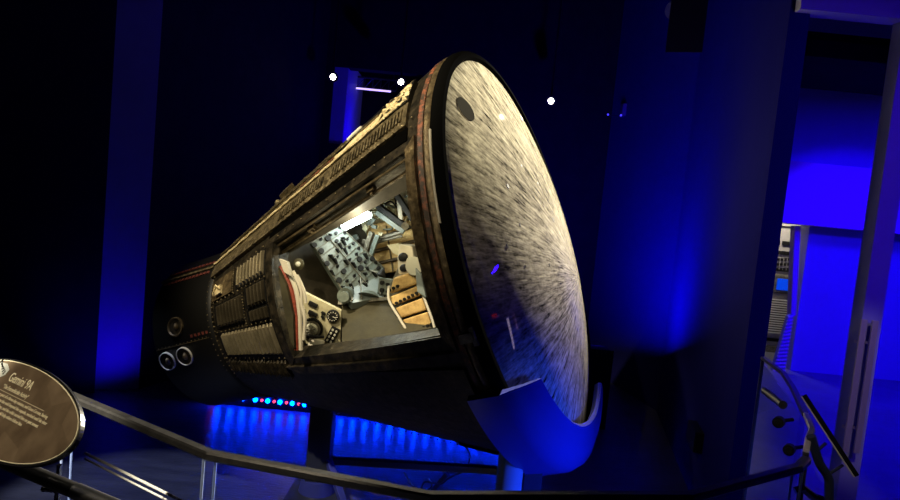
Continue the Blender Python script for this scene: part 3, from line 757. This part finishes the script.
bm = bmesh.new(); c = lp(414, 266, .44); rod(bm, c-Vector((.05, 0, 0)), c, .03, 18, .05); link('headrest_cup', bm, M['gaugeface'], hr, True)
quad('seat_bracket', [(387, 245), (399, 243), (399, 256), (393, 253)], [.3]*4, .03, M['panelcream'], seat)
quad('seat_spine', [(415, 268), (421, 275), (426, 298), (417, 292)], [.46]*4, .05, M['blue_grey'], seat, .004)
# cabin lamp
bm = bmesh.new(); p, q = lp(343, 223, .3), lp(367, 211, .3)
rod(bm, p, q, .046, 14); link('cabin_lamp', bm, M['lamp'], cap, True)
bm = bmesh.new(); rod(bm, p+Vector((-.03, .02, 0)), q+Vector((-.03, .02, 0)), .03, 12); link('lamp_reflector', bm, M['grime'], cap, True)
def cap_w(v): return BO + XL*v[0] + YL*v[1] + AX*v[2]
WARMI = (1, .85, .5)
point('cabin_lamp_glow', cap_w(lp(355, 219, .42)), 3, (1, .96, .74), .04)
point('cabin_fill_forward', cap_w((.70, .10, .95)), 1.1, WARMI, .06)
point('cabin_fill_aft', cap_w((.62, .24, .48)), 2.3, WARMI, .08)

# ================================================================ STAND
stand = empty('capsule_stand', 'dark blue steel stand with curved cradle holding the capsule off the floor', 'stand', (.5, 3.7, PIT))
def world_lathe(name, prof, m, a0, a1, n=64, sh=0):
    bm = bmesh.new(); rows = []
    for i in range(n+1):
        rows.append([])
        for s, r in prof:
            k = min(1, max(0, (1.15-r)/.19))*sh
            a = (a0-k)+((a1+k)-(a0-k))*i/n
            rows[-1].append(bm.verts.new(cap_w(SP(s, a, 0, r)) - stand.location))
    L = len(prof)
    for A, B in zip(rows, rows[1:]):
        for j in range(L): bm.faces.new((A[j], A[(j+1) % L], B[(j+1) % L], B[j]))
    bm.faces.new(rows[0]); bm.faces.new(rows[-1][::-1])
    return link(name, bm, m, stand, True)
world_lathe('cradle', [(.14, 1.15), (.14, 1.185), (.0, 1.185), (-.05, 1.165), (-.09, 1.10), (-.12, .975), (-.105, .96), (-.07, .99), (-.045, 1.09), (-.02, 1.15)], M['cradle'], -29, -124, 64, 8)
world_lathe('cradle_rear_lip', [(.14, 1.145), (.14, 1.19), (.27, 1.19), (.27, 1.145)], M['post'], -60, -120)
def sb_(name, p, q, wx, wy, m, bev=.004):
    p = Vector(p); q = Vector(q); d = q-p
    return link(name, bx((p+q)/2 - stand.location, (wx, wy, d.length), bev, d.to_track_quat('Z', 'Y').to_matrix()), m, stand)
P1 = Vector((-.69, 3.98, PIT))
sb_('post', P1, P1+Vector((0, 0, .60)), .14, .14, M['post'])
bm = bmesh.new(); rod(bm, P1-stand.location+Vector((0, 0, .0)), P1-stand.location+Vector((0, 0, .10)), .12, 24, .10); link('post_collar', bm, M['cradle'], stand, True)
P2 = Vector((.385, 3.0, PIT))
bm = bmesh.new(); rod(bm, P2-stand.location, P2-stand.location+Vector((0, 0, .78)), .062, 24); link('post_sleeve', bm, M['post_pale'], stand, True)
sb_('post', P2+Vector((0, 0, .76)), P2+Vector((0, 0, .90)), .10, .10, M['post'])
sb_('post', P2+Vector((.12, .1, 0)), P2+Vector((.12, .1, .66)), .09, .09, M['post'])
sb_('beam', P1+Vector((.06, 0, .22)), (.45, 3.6, .12), .05, .04, M['post'])
sb_('beam', (.42, 3.6, .12), P2+Vector((0.0, 0, .38)), .06, .05, M['post'])
sb_('brace', P1+Vector((.05, -.02, .25)), (-.38, 3.5, PIT+.02), .04, .04, M['cradle'])
sb_('brace', (.12, 3.9, PIT+.24), (.0, 4.0, PIT+.02), .03, .03, M['post'])
bm = bmesh.new(); box(bm, P1-stand.location+Vector((0, 0, .01)), (.34, .34, .02), .003); box(bm, P2-stand.location+Vector((0.05, 0, .01)), (.4, .34, .02), .003)
link('base_plate', bm, M['post'], stand)
# saddle under the narrow end
bm = bmesh.new(); box(bm, P1-stand.location+Vector((0, 0, .59)), (.2, .16, .03), .004); link('saddle', bm, M['post'], stand)
# cables
cb = bmesh.new(); tube(cb, smoothpts([at_y(x, y, 3.85) for x, y in ((428, 478), (432, 486), (421, 492), (410, 482), (404, 472))], 6), .006, 6)
o = link('cable', cb, M['cable'], None, True); tag(o, 'thin black cable looped below the stand beam', 'cable')
cb = bmesh.new(); tube(cb, smoothpts([at_y(x, y, 3.8) for x, y in ((462, 472), (449, 478), (440, 484), (425, 482), (421, 491))], 6), .006, 6)
o = link('cable', cb, M['cable'], None, True); tag(o, 'thin black cable rising from the loop toward the stand beam', 'cable')
cb = bmesh.new(); tube(cb, smoothpts([at_y(x, y, 3.9) for x, y in ((458, 440), (466, 447), (470, 456), (468, 465))], 6), .005, 6)
o = link('cable', cb, M['cable'], None, True); tag(o, 'short black cable curving down from the capsule underside to the beam', 'cable')
cb = bmesh.new(); tube(cb, smoothpts([at_y(x, y, 3.95) for x, y in ((326, 412), (334, 414), (343, 412))], 6), .004, 6)
o = link('cable', cb, M['steel'], None, True); tag(o, 'short pale wire tucked at the top of the left stand post', 'cable')

# ================================================================ LED BAR
LY = 5.42
x0, x1 = -1.90, .95
bar = empty('led_light_bar', 'long floor level bar of blue stage lights behind the capsule', 'light bar', (0, LY, PIT))
link('housing', bx((-.475, .05, .075), (x1-x0, .05, .15), .004), M['black'], bar)
link('hood', bx((-1.80, -.03, .135), (.2, .14, .03), .004), M['black'], bar); link('hood', bx((.11, -.03, .135), (1.72, .14, .03), .004), M['black'], bar)
link('hood_lip', bx((-1.80, -.10, .105), (.2, .012, .075), .002), M['black'], bar); link('hood_lip', bx((.11, -.10, .105), (1.72, .012, .075), .002), M['black'], bar)
nL = 27
for i in range(nL):
    x = x0+.05+(x1-x0-.1)*i/(nL-1)
    bm = bmesh.new(); rod(bm, (x, .025, .07), (x, .012, .07), .018, 12); link('led_lens', bm, M['led'], bar)
    if i in (0, 4, 5, 6, 7, 8):
        bm = bmesh.new(); rod(bm, (x-.05, .025, .07), (x-.05, .012, .07), .012, 10); link('red_led_lens', bm, M['ledred'], bar)

# uplight trough that washes the right wall (behind the heat shield)
t = empty('uplight_fixture', 'black trough uplight on the pit floor washing the dark right wall blue', 'light fixture', (_p.x, _p.y, PIT))
hz = _p.z-PIT-.03
link('trough', bx((0, 0, hz/2), (.3, .3, hz), .004), M['black'], t)
link('trough_lip', bx((0, -.13, hz+.01), (.3, .02, .02), .002), M['black'], t)
# spotlight over the shield, with a flag plate added to keep its beam off the rails
lp0 = Vector((2.04, 6.84, 3.75)); t = empty('shield_spot_fixture', 'black spotlight with added light flag high on the right aimed at the heat shield', 'spotlight', lp0)
dd = (Vector((.46, 3.6, 1.55))-lp0).normalized()
bm = bmesh.new(); rod(bm, -dd*.35, -dd*.1, .09, 20, .1); h = link('lamp_housing', bm, M['black'], t, True)
bm = bmesh.new(); q = -dd*.3; rod(bm, q, q+Vector((0, 0, 5.0-lp0.z-q.z)), .015, 8); link('hanging_rod', bm, M['black'], t)
az = math.atan2(2.04+.12, 6.84-1.2); e1 = Vector((-math.sin(az), -math.cos(az), -.5)).normalized(); sdv = Vector((math.cos(az), -math.sin(az), 0))
bm = bmesh.new(); prism(bm, [e1*.4+Vector((0, 0, .3)), e1*.4+sdv*.35+Vector((0, 0, .3)), e1*.4+sdv*.35-Vector((0, 0, .3)), e1*.4-Vector((0, 0, .3))], Vector((0, .006, 0))); link('added_flag', bm, M['black'], t)

# ================================================================ CEILING SPOTLIGHTS (seen far behind)
def stage_light(px, py, Y, label):
    p = at_y(px, py, Y)
    t = empty('stage_light', label, 'spotlight', p, 'small lit spotlights hanging in the dark')
    bm = bmesh.new(); d = (CAM - p).normalized(); d = Vector((d.x, d.y, -.25)).normalized()
    rod(bm, d*-.14, (0, 0, 0), .05, 16, .06); h = link('lamp_housing', bm, M['black'], t, True)
    bm = bmesh.new(); rod(bm, d*-.01, d*.004, .032, 16); link('lens', bm, M['lens'], h)
    bm = bmesh.new(); rod(bm, d*-.07, d*-.07+Vector((0, 0, 4.98-p.z)), .012, 8); link('hanging_rod', bm, M['black'], t)
stage_light(333, 77, 7.6, 'small bright spotlight at the top left corner of the high opening')
stage_light(401, 82, 7.6, 'small bright spotlight right of the high opening above the capsule')
stage_light(551, 101, 7.6, 'small bright spotlight right of the heat shield against the dark')
# truss with violet tube inside the high opening
t = empty('lighting_truss', 'thin truss with a dull violet strip light inside the high opening', 'truss', at_y(365, 88, 9.0))
o0 = t.location
bm = bmesh.new()
for dz in (.0, .14): rod(bm, (-.45, 0, dz), (.42, 0, dz-.0), .012, 8)
for k in range(8): rod(bm, (-.45+k*.11, 0, 0), (-.34+k*.11, 0, .14), .006, 6); rod(bm, (-.34+k*.11, 0, .14), (-.34+k*.11, 0, 0), .006, 6)
rod(bm, (-.4, 0, .14), (-.4, 0, 5.0-o0.z), .008, 6); rod(bm, (.38, 0, .14), (.38, 0, 5.0-o0.z), .008, 6)
link('truss_frame', bm, M['darksteel'], t)
bm = bmesh.new(); rod(bm, (-.40, -.04, -.02), (.36, -.04, -.02), .012, 8); link('strip_light', bm, M['violet'], t)
# dim hanging box on the right
p = at_y(625, 111, 7.9)
t = empty('hanging_box', 'dim grey box with four tiny blue lights high on the dark right side', 'box', p)
# ================================================================ EXHIBIT CONSOLE through the doorway
ct = empty('control_console', 'pale retro control console with dials, louvred grille and blue screen seen through doorway', 'console', (4.2, 8.75, 0))
link('cabinet', bx((0, .3, 1.05), (1.5, .5, 2.1), .01), M['consolewhite'], ct)
def cpt(px, py): q = at_y(px, py, 8.78); return Vector((q.x-4.2, q.y-8.75, q.z))
def cbox(name, xa, ya, xb, yb, m, par, d=.02, y=0.0, bev=.003):
    A = cpt(xa, ya); B = cpt(xb, yb)
    return link(name, bx(((A.x+B.x)/2, .04+y, (A.z+B.z)/2), (abs(B.x-A.x), d, abs(B.z-A.z)), bev), m, par)
hp = cbox('dark_strip', 765, 224, 797, 228, M['knob'], ct)  # black strip across the top of the console
for (xa, ya, xb, yb) in ((773, 240, 780, 245), (783, 241, 791, 246)): cbox('display_window', xa, ya, xb, yb, M['knob'], ct)
for k in range(7): cbox('rocker_switch', 772+k*3, 250+k*.3, 774+k*3, 254+k*.3, M['knob'], ct)
for r_ in range(3):
    for k in range(6):
        cbox('dial_square', 770.5+k*3.6-r_*.6, 258+r_*5, 772.6+k*3.6-r_*.6, 261+r_*5, M['knob'], ct)
cbox('panel_line', 768, 270, 795, 271, M['knob'], ct)
scf = cbox('screen_frame', 772, 274, 795, 295, M['grime'], ct, .06, -.02, .02)
cbox('screen', 776, 278, 793, 291, M['screen'], scf, .02, -.055, .008)
gr = cbox('grille', 762, 298, 789, 334, M['tandark'], ct, .02, 0)
for k in range(15):
    cbox('grille_slat', 763.5, 299+k*2.35, 787, 300.2+k*2.35, M['white'], gr, .05, -.02, .001)
cbox('kick_plate', 760, 337, 790, 343, M['knob'], ct, .03)
cbox('lower_drawer', 760, 345, 790, 362, M['grime'], ct, .03)
# louvred slanted stand in front of it
t = empty('louvred_screen', 'slanted purple panel of fine horizontal slats at the doorway edge', 'screen', (4.1, 7.6, 0))
pts = [Vector(at_y(x, y, 7.6)) - t.location for x, y in ((788, 316), (793, 314), (784, 372), (772, 372))]
bm = bmesh.new(); prism(bm, pts, (0, .05, 0)); link('screen_panel', bm, M['gallery_wall'], t)
bm = bmesh.new()
for k in range(16):
    v = (k+.5)/16; a = pts[0].lerp(pts[3], v); b = pts[1].lerp(pts[2], v); rod(bm, a+Vector((0, -.015, 0)), b+Vector((0, -.015, 0)), .014, 6)
links('slat', bm, M['white'], t)
pts = [Vector(at_y(x, y, 7.62)) for x, y in ((795, 226), (801, 226), (796, 316), (791, 316))]
bm = bmesh.new(); prism(bm, pts, (0, .1, 0)); struct('trim_4', bm, mat('warm_door_jamb', (.75, .55, .6), .5))
t = empty('display_cabinet', 'dark display cabinet inside the blue gallery right of the glass door', 'cabinet', (5.3, 4.8, 0))
link('cabinet_body', bx((0, 0, .52), (.5, 1.8, 1.04), .01), M['black'], t); link('cabinet_top', bx((0, 0, 1.07), (.56, 1.86, .06), .01), M['black_gloss'], t)
struct('doorway_glow_panel', bx((9.46, 6.75, 1.75), (.06, .3, 1.0)), mat('doorway_glow', (1, .9, 1), .5, emit=(.9, .7, 1), es=3))  # glowing panel added out of view, stands for the bright doorway the shield mirrors
# exit sign in the gallery (seen mirrored in the shield cover)
t = empty('exit_sign', 'small lit red exit sign high in the blue gallery', 'sign', (7.4, 5.34, 2.22), rot=(0, 0, R(-70)))
link('sign_box', bx((0, .03, 0), (.42, .06, .2), .006), M['black'], t); bm = bmesh.new(); rod(bm, (0, .03, .09), (0, .03, 2.7), .01, 8); link('sign_stem', bm, M['black'], t)
text('sign_text', 'EXIT', .17, M['exit'], t, (0, -.004, -.06), Matrix.Rotation(R(90), 3, 'X'), 1, 'CENTER', .003)

# ================================================================ RAILINGS
def vz(x, y, z): return at_z(x, y, z)
RZ = 1.05
rp = [vz(70, 396, RZ), vz(210, 455, RZ), vz(430, 497, RZ), vz(690, 497, RZ), vz(798, 468, RZ), vz(806, 460, RZ)]
rail = empty('glass_railing', 'dark metal handrail over clear glass panels curving around the capsule pit', 'railing', (0, 1.3, 0))
def flatrail(bm, pts, w_, h_):
    pts = [Vector(p) for p in pts]
    rings = []
    for i, p in enumerate(pts):
        d = (pts[min(i+1, len(pts)-1)]-pts[max(0, i-1)]); d.normalize(); sd_ = Vector((0, 0, 1)).cross(d).normalized(); u_ = d.cross(sd_)
        r_ = []
        for a, b in ((-1, -.6), (-.7, -1), (.7, -1), (1, -.6), (1, .6), (.7, 1), (-.7, 1), (-1, .6)): r_.append(bm.verts.new(p+sd_*a*w_/2+u_*b*h_/2))
        rings.append(r_)
    for a, b in zip(rings, rings[1:]):
        for k in range(8): bm.faces.new((a[k], a[(k+1) % 8], b[(k+1) % 8], b[k]))
    bm.faces.new(rings[0]); bm.faces.new(rings[-1][::-1])
bm = bmesh.new(); flatrail(bm, [p-rail.location for p in rp], .024, .018); link('handrail', bm, M['darksteel'], rail)
for a, b in zip(rp[:5], rp[1:5]):
    a = Vector(a); b = Vector(b); d = (b-a).normalized()
    A = a+d*.012; B = b-d*.012
    nn = Vector((-d.y, d.x, 0))*.005
    bm = bmesh.new(); prism(bm, [Vector((A.x, A.y, .04))-nn-rail.location, Vector((B.x, B.y, .04))-nn-rail.location, Vector((B.x, B.y, 1.035))-nn-rail.location, Vector((A.x, A.y, 1.035))-nn-rail.location], nn*2)
    link('glass_panel', bm, M['glass'], rail)
    bm = bmesh.new(); flatrail(bm, [Vector((A.x, A.y, .03))-rail.location, Vector((B.x, B.y, .03))-rail.location], .05, .06); link('base_channel', bm, M['darksteel'], rail)
for p in (rp[0], rp[1], rp[4]):
    bm = bmesh.new()
    for s_ in (-.012, .012):
        q = Vector((p.x+s_, p.y, 0)) - rail.location; rod(bm, q+Vector((0, 0, .0)), q+Vector((0, 0, RZ)), .003, 6)
    links('glass_edge_strip', bm, M['edge'], rail)
# mid rail seen through the left glass
A_ = Vector(vz(85, 453, .72)); B_ = Vector(vz(180, 500, .72))
bm = bmesh.new(); rod(bm, A_-rail.location, A_+(B_-A_)*1.6-rail.location, .004, 8); rod(bm, A_+Vector((0, 0, -.018))-rail.location, A_+(B_-A_)*1.6+Vector((0, 0, -.018))-rail.location, .003, 8)
links('mid_rail', bm, M['offwhite'], rail, True)
# near tube with the plaque
near = empty('tubular_rail', 'round dark metal rail running under the oval plaque at the left edge', 'railing', (-.7, 1.1, 0))
A_ = vz(-40, 443, 1.03); B_ = vz(160, 527, 1.03)
J_ = vz(76, 491, 1.03)
bm = bmesh.new(); rod(bm, Vector(A_)-near.location, Vector(J_)-near.location, .0135, 20); link('rail_tube', bm, M['darksteel'], near, True)
bm = bmesh.new(); rod(bm, Vector(J_)-near.location, Vector(B_)-near.location, .0142, 20); link('rail_sleeve', bm, M['steel'], near, True)
bm = bmesh.new(); p = Vector(vz(58, 490, .98))-near.location; rod(bm, p, p+Vector((0, 0, .05)), .005, 8); rod(bm, p+Vector((-.03, 0, 0)), p+Vector((.03, 0, 0)), .006, 8); rod(bm, Vector((p.x, p.y, 0)), p, .006, 8)
link('rail_bracket', bm, M['chrome'], near, True)
for q in (Vector(A_), Vector(B_)):
    bm = bmesh.new(); rod(bm, Vector((q.x, q.y, 0))-near.location, q-near.location, .013, 12); links('rail_post', bm, M['darksteel'], near, True)
# oval plaque
dv = Vector((.8480481, -.52991926, 0)); vv = Vector((.29632709, .47422248, .82903757)); nv = dv.cross(vv)
k_ = 1.4
Cc = Vector((-.49527609, .8, 1.28829373)) + dv*(-.0717) + vv*(-.0131)
Cc = CAM + (Cc-CAM)*k_
pq = empty('information_plaque', 'brown oval information plaque about a space capsule mounted at left railing', 'plaque', Cc)
pq.rotation_mode = 'QUATERNION'; pq.rotation_quaternion = Matrix((dv, vv, nv)).transposed().to_quaternion()
ea, eb = .164*k_, .0585*k_
def oval(name, a, b, z0, z1, m):
    bm = bmesh.new(); prism(bm, [(a*math.cos(2*math.pi*i/96), b*math.sin(2*math.pi*i/96), z0) for i in range(96)], (0, 0, z1-z0)); return link(name, bm, m, pq)
oval('backing', ea+.003, eb+.004, -.010, -.002, M['black_gloss'])
oval('white_border', ea, eb, -.002, .0, M['plaque_text'])
oval('plaque_face', ea-.0016, eb-.0016, .0, .0008, M['plaque'])
def pt(u, v): return Vector(((u+.0717)*k_, (v+.0131)*k_, .0012))
text('title_text', 'Gemini 9A', .0172*k_, M['plaque_text'], pq, pt(-.107, .0172), None, .80)
text('subtitle_text', '\u201cThe Extravehicular Activity\u201d', .0078*k_, M['plaque_text'], pq, pt(-.107, .0065), None, .72)
bm = bmesh.new(); box(bm, pt(-.07, .0030), (.155*k_, .0006*k_, .0006)); link('rule_line', bm, M['plaque_text'], pq)
lines = ['circled Earth as part of a three-day mission, and Gene Cernan, having',
         'stepped outside into the void beyond the capsule, worked until his visor',
         'fogged, fighting his tether, and the orbit carried him on past sunset',
         'facing these challenges would help others follow him',
         'and learn to work in space.']
for i, l in enumerate(lines):
    text('body_text', l, .0060*k_, M['plaque_text'], pq, pt(-.135, -.0035-.0068*i), None, .93)
text('credit_text', 'launched June 3, 1966', .0042*k_, M['plaque_text'], pq, pt(-.118, -.0400), None, .8)
# picture of the craft in the plaque's upper left
bm = bmesh.new(); prism(bm, [pt(-.155, .034), pt(-.132, .036), pt(-.119, .030), pt(-.120, .022), pt(-.134, .012), pt(-.150, .008)], (0, 0, .0003)); pc = link('printed_picture', bm, mat('picture_grey_ink', (.4, .42, .38), .5), pq)
bm = bmesh.new()
for k in range(7): box(bm, pt(-.15+k*.004, .036-k*.002)+Vector((0, 0, .0005)), (.003, .008, .0004), 0, Matrix.Rotation(.5*k, 3, 'Z'))
link('picture_detail', bm, M['knob'], pc)
bm = bmesh.new(); q = Vector((.05*k_, -.02, -.02)); rod(bm, q, q+Vector((0, -.05, -.02)), .009, 10); q = Vector((-.06, -.02, -.02)); rod(bm, q, q+Vector((0, -.05, -.02)), .009, 10); link('mounting_arm', bm, M['darksteel'], pq, True)

# right side reading stand seen edge on
rs = empty('reading_stand', 'slanted reading panel seen edge on, on a dark bent post by the right railing', 'plaque', (1.02, 1.7, 0))
def rl(x, y, Y): return Vector(at_y(x, y, Y)) - rs.location
A_, B_ = rl(802, 396, 1.7), rl(855, 477, 1.7)
d = (B_-A_); dep = ray(828, 436).normalized()*.3
nn = d.cross(dep).normalized()*.012
bm = bmesh.new(); prism(bm, [A_, B_, B_+dep, A_+dep], nn); link('panel_board', bm, M['black_gloss'], rs)
nn2 = nn*.3
bm = bmesh.new(); prism(bm, [A_-nn2, B_-nn2, B_+dep-nn2, A_+dep-nn2], nn2); link('panel_face', bm, M['offwhite'], rs)
bm = bmesh.new(); tube(bm, smoothpts([rl(811, 436, 1.72), rl(819, 462, 1.72), rl(828, 477, 1.72), rl(829, 492, 1.72), rl(827, 560, 1.72)], 5), .012, 12)
q = rl(827, 560, 1.72); rod(bm, q, (q.x, q.y, 0), .012, 12); link('bent_post', bm, M['post'], rs, True)
for (xa, ya, xb, yb) in ((829, 474, 843, 465), (818, 450, 826, 443)):
    bm = bmesh.new(); rod(bm, rl(xa, ya, 1.72), rl(xb, yb, 1.72), .004, 8); link('support_strut', bm, M['post'], rs, True)
bm = bmesh.new(); tube(bm, [rl(795, 491, 1.6), rl(803, 488, 1.6), rl(812, 496, 1.6), rl(822, 500, 1.6)], .01, 8); link('chrome_clamp', bm, M['chrome'], rs, True)
# railing sloping away on the right
rr_ = empty('ramp_railing', 'short dark handrail with standoff clamped glass leading away on the right', 'railing', (1.3, 2.3, 0))
hp_ = [vz(763, 358, 1.05), vz(783, 373, 1.05), vz(793, 388, 1.05), vz(806, 415, 1.05), vz(812, 430, 1.05), vz(808, 440, 1.05), vz(806, 452, 1.05)]
bm = bmesh.new(); flatrail(bm, [p-rr_.location for p in hp_[:4]], .022, .014); link('handrail', bm, M['darksteel'], rr_)
bm = bmesh.new(); flatrail(bm, [p-rr_.location for p in hp_[3:]], .016, .016); link('handrail_bend', bm, M['palesteel'], rr_)
a, b = Vector(hp_[0]), Vector(hp_[3]); d = (b-a).normalized(); nn = Vector((-d.y, d.x, 0))*.006; o_ = rr_.location
bm = bmesh.new(); prism(bm, [Vector((a.x, a.y, .02))-o_, Vector((b.x, b.y, .02))-o_, Vector((b.x, b.y, 1.03))-o_, Vector((a.x, a.y, 1.03))-o_], nn); link('glass_panel', bm, M['glass'], rr_)
for (x, y) in ((778.5, 421), (789, 448.5)):
    c = Vector(at_y(x, y, 2.0))-o_; bm = bmesh.new(); rod(bm, c+Vector((-.012, -.02, 0)), c+Vector((.004, .0, 0)), .017, 18); rod(bm, c, c+Vector((.06, .03, 0)), .006, 8); rod(bm, c+Vector((-.014, -.024, 0)), c+Vector((-.012, -.02, 0)), .010, 12)
    link('glass_standoff', bm, M['knob'], rr_, True)
bm = bmesh.new(); rod(bm, Vector(at_y(765, 391, 2.3))-o_, Vector(at_y(783, 405, 2.1))-o_, .014, 10); link('lower_rail', bm, M['darksteel'], rr_, True)
bm = bmesh.new(); q = hp_[-1]-o_; rod(bm, Vector((q.x, q.y, -1.0*0)), q, .008, 10); q = hp_[0]-o_; rod(bm, Vector((q.x, q.y, 0)), q, .008, 10); links('rail_post', bm, M['darksteel'], rr_, True)
# dim box with lights
p = bpy.data.objects['hanging_box']
A_ = Vector(at_y(622, 104, 7.9))-p.location; B_ = Vector(at_y(646, 119, 7.9))-p.location
link('box_body', bx((A_+B_)/2, (abs(B_.x-A_.x), .12, abs(B_.z-A_.z)*1.0), .004), M['dimbox'], p)
bm = bmesh.new(); q = (A_+B_)/2; rod(bm, q, q+Vector((0, 0, 4.99-p.location.z)), .008, 8); link('hanging_rod', bm, M['black'], p)
for x in (608, 621, 633, 645):
    q = Vector(at_y(x, 114.5+(x-608)*.06, 7.8))-p.location; bm = bmesh.new(); sphere(bm, q, .012, 8); link('indicator_light', bm, M['ledsmall'], p)
bm = bmesh.new(); rod(bm, Vector(at_y(606, 115, 7.84))-p.location, Vector(at_y(647, 117.5, 7.84))-p.location, .004, 6); link('light_bar', bm, M['black'], p)
# socket on the right wall
q = Vector(at_y(692, 436, 4.35))
t = link('wall_socket_box', bx((0, 0, 0), (.06, .28, .14), .004, Matrix.Rotation(R(-10.7), 3, 'Z')), M['black'], None); t.location = (1.83, 4.45, at_y(692, 436, 4.45).z); tag(t, 'small black box low on the dark right wall', 'box')
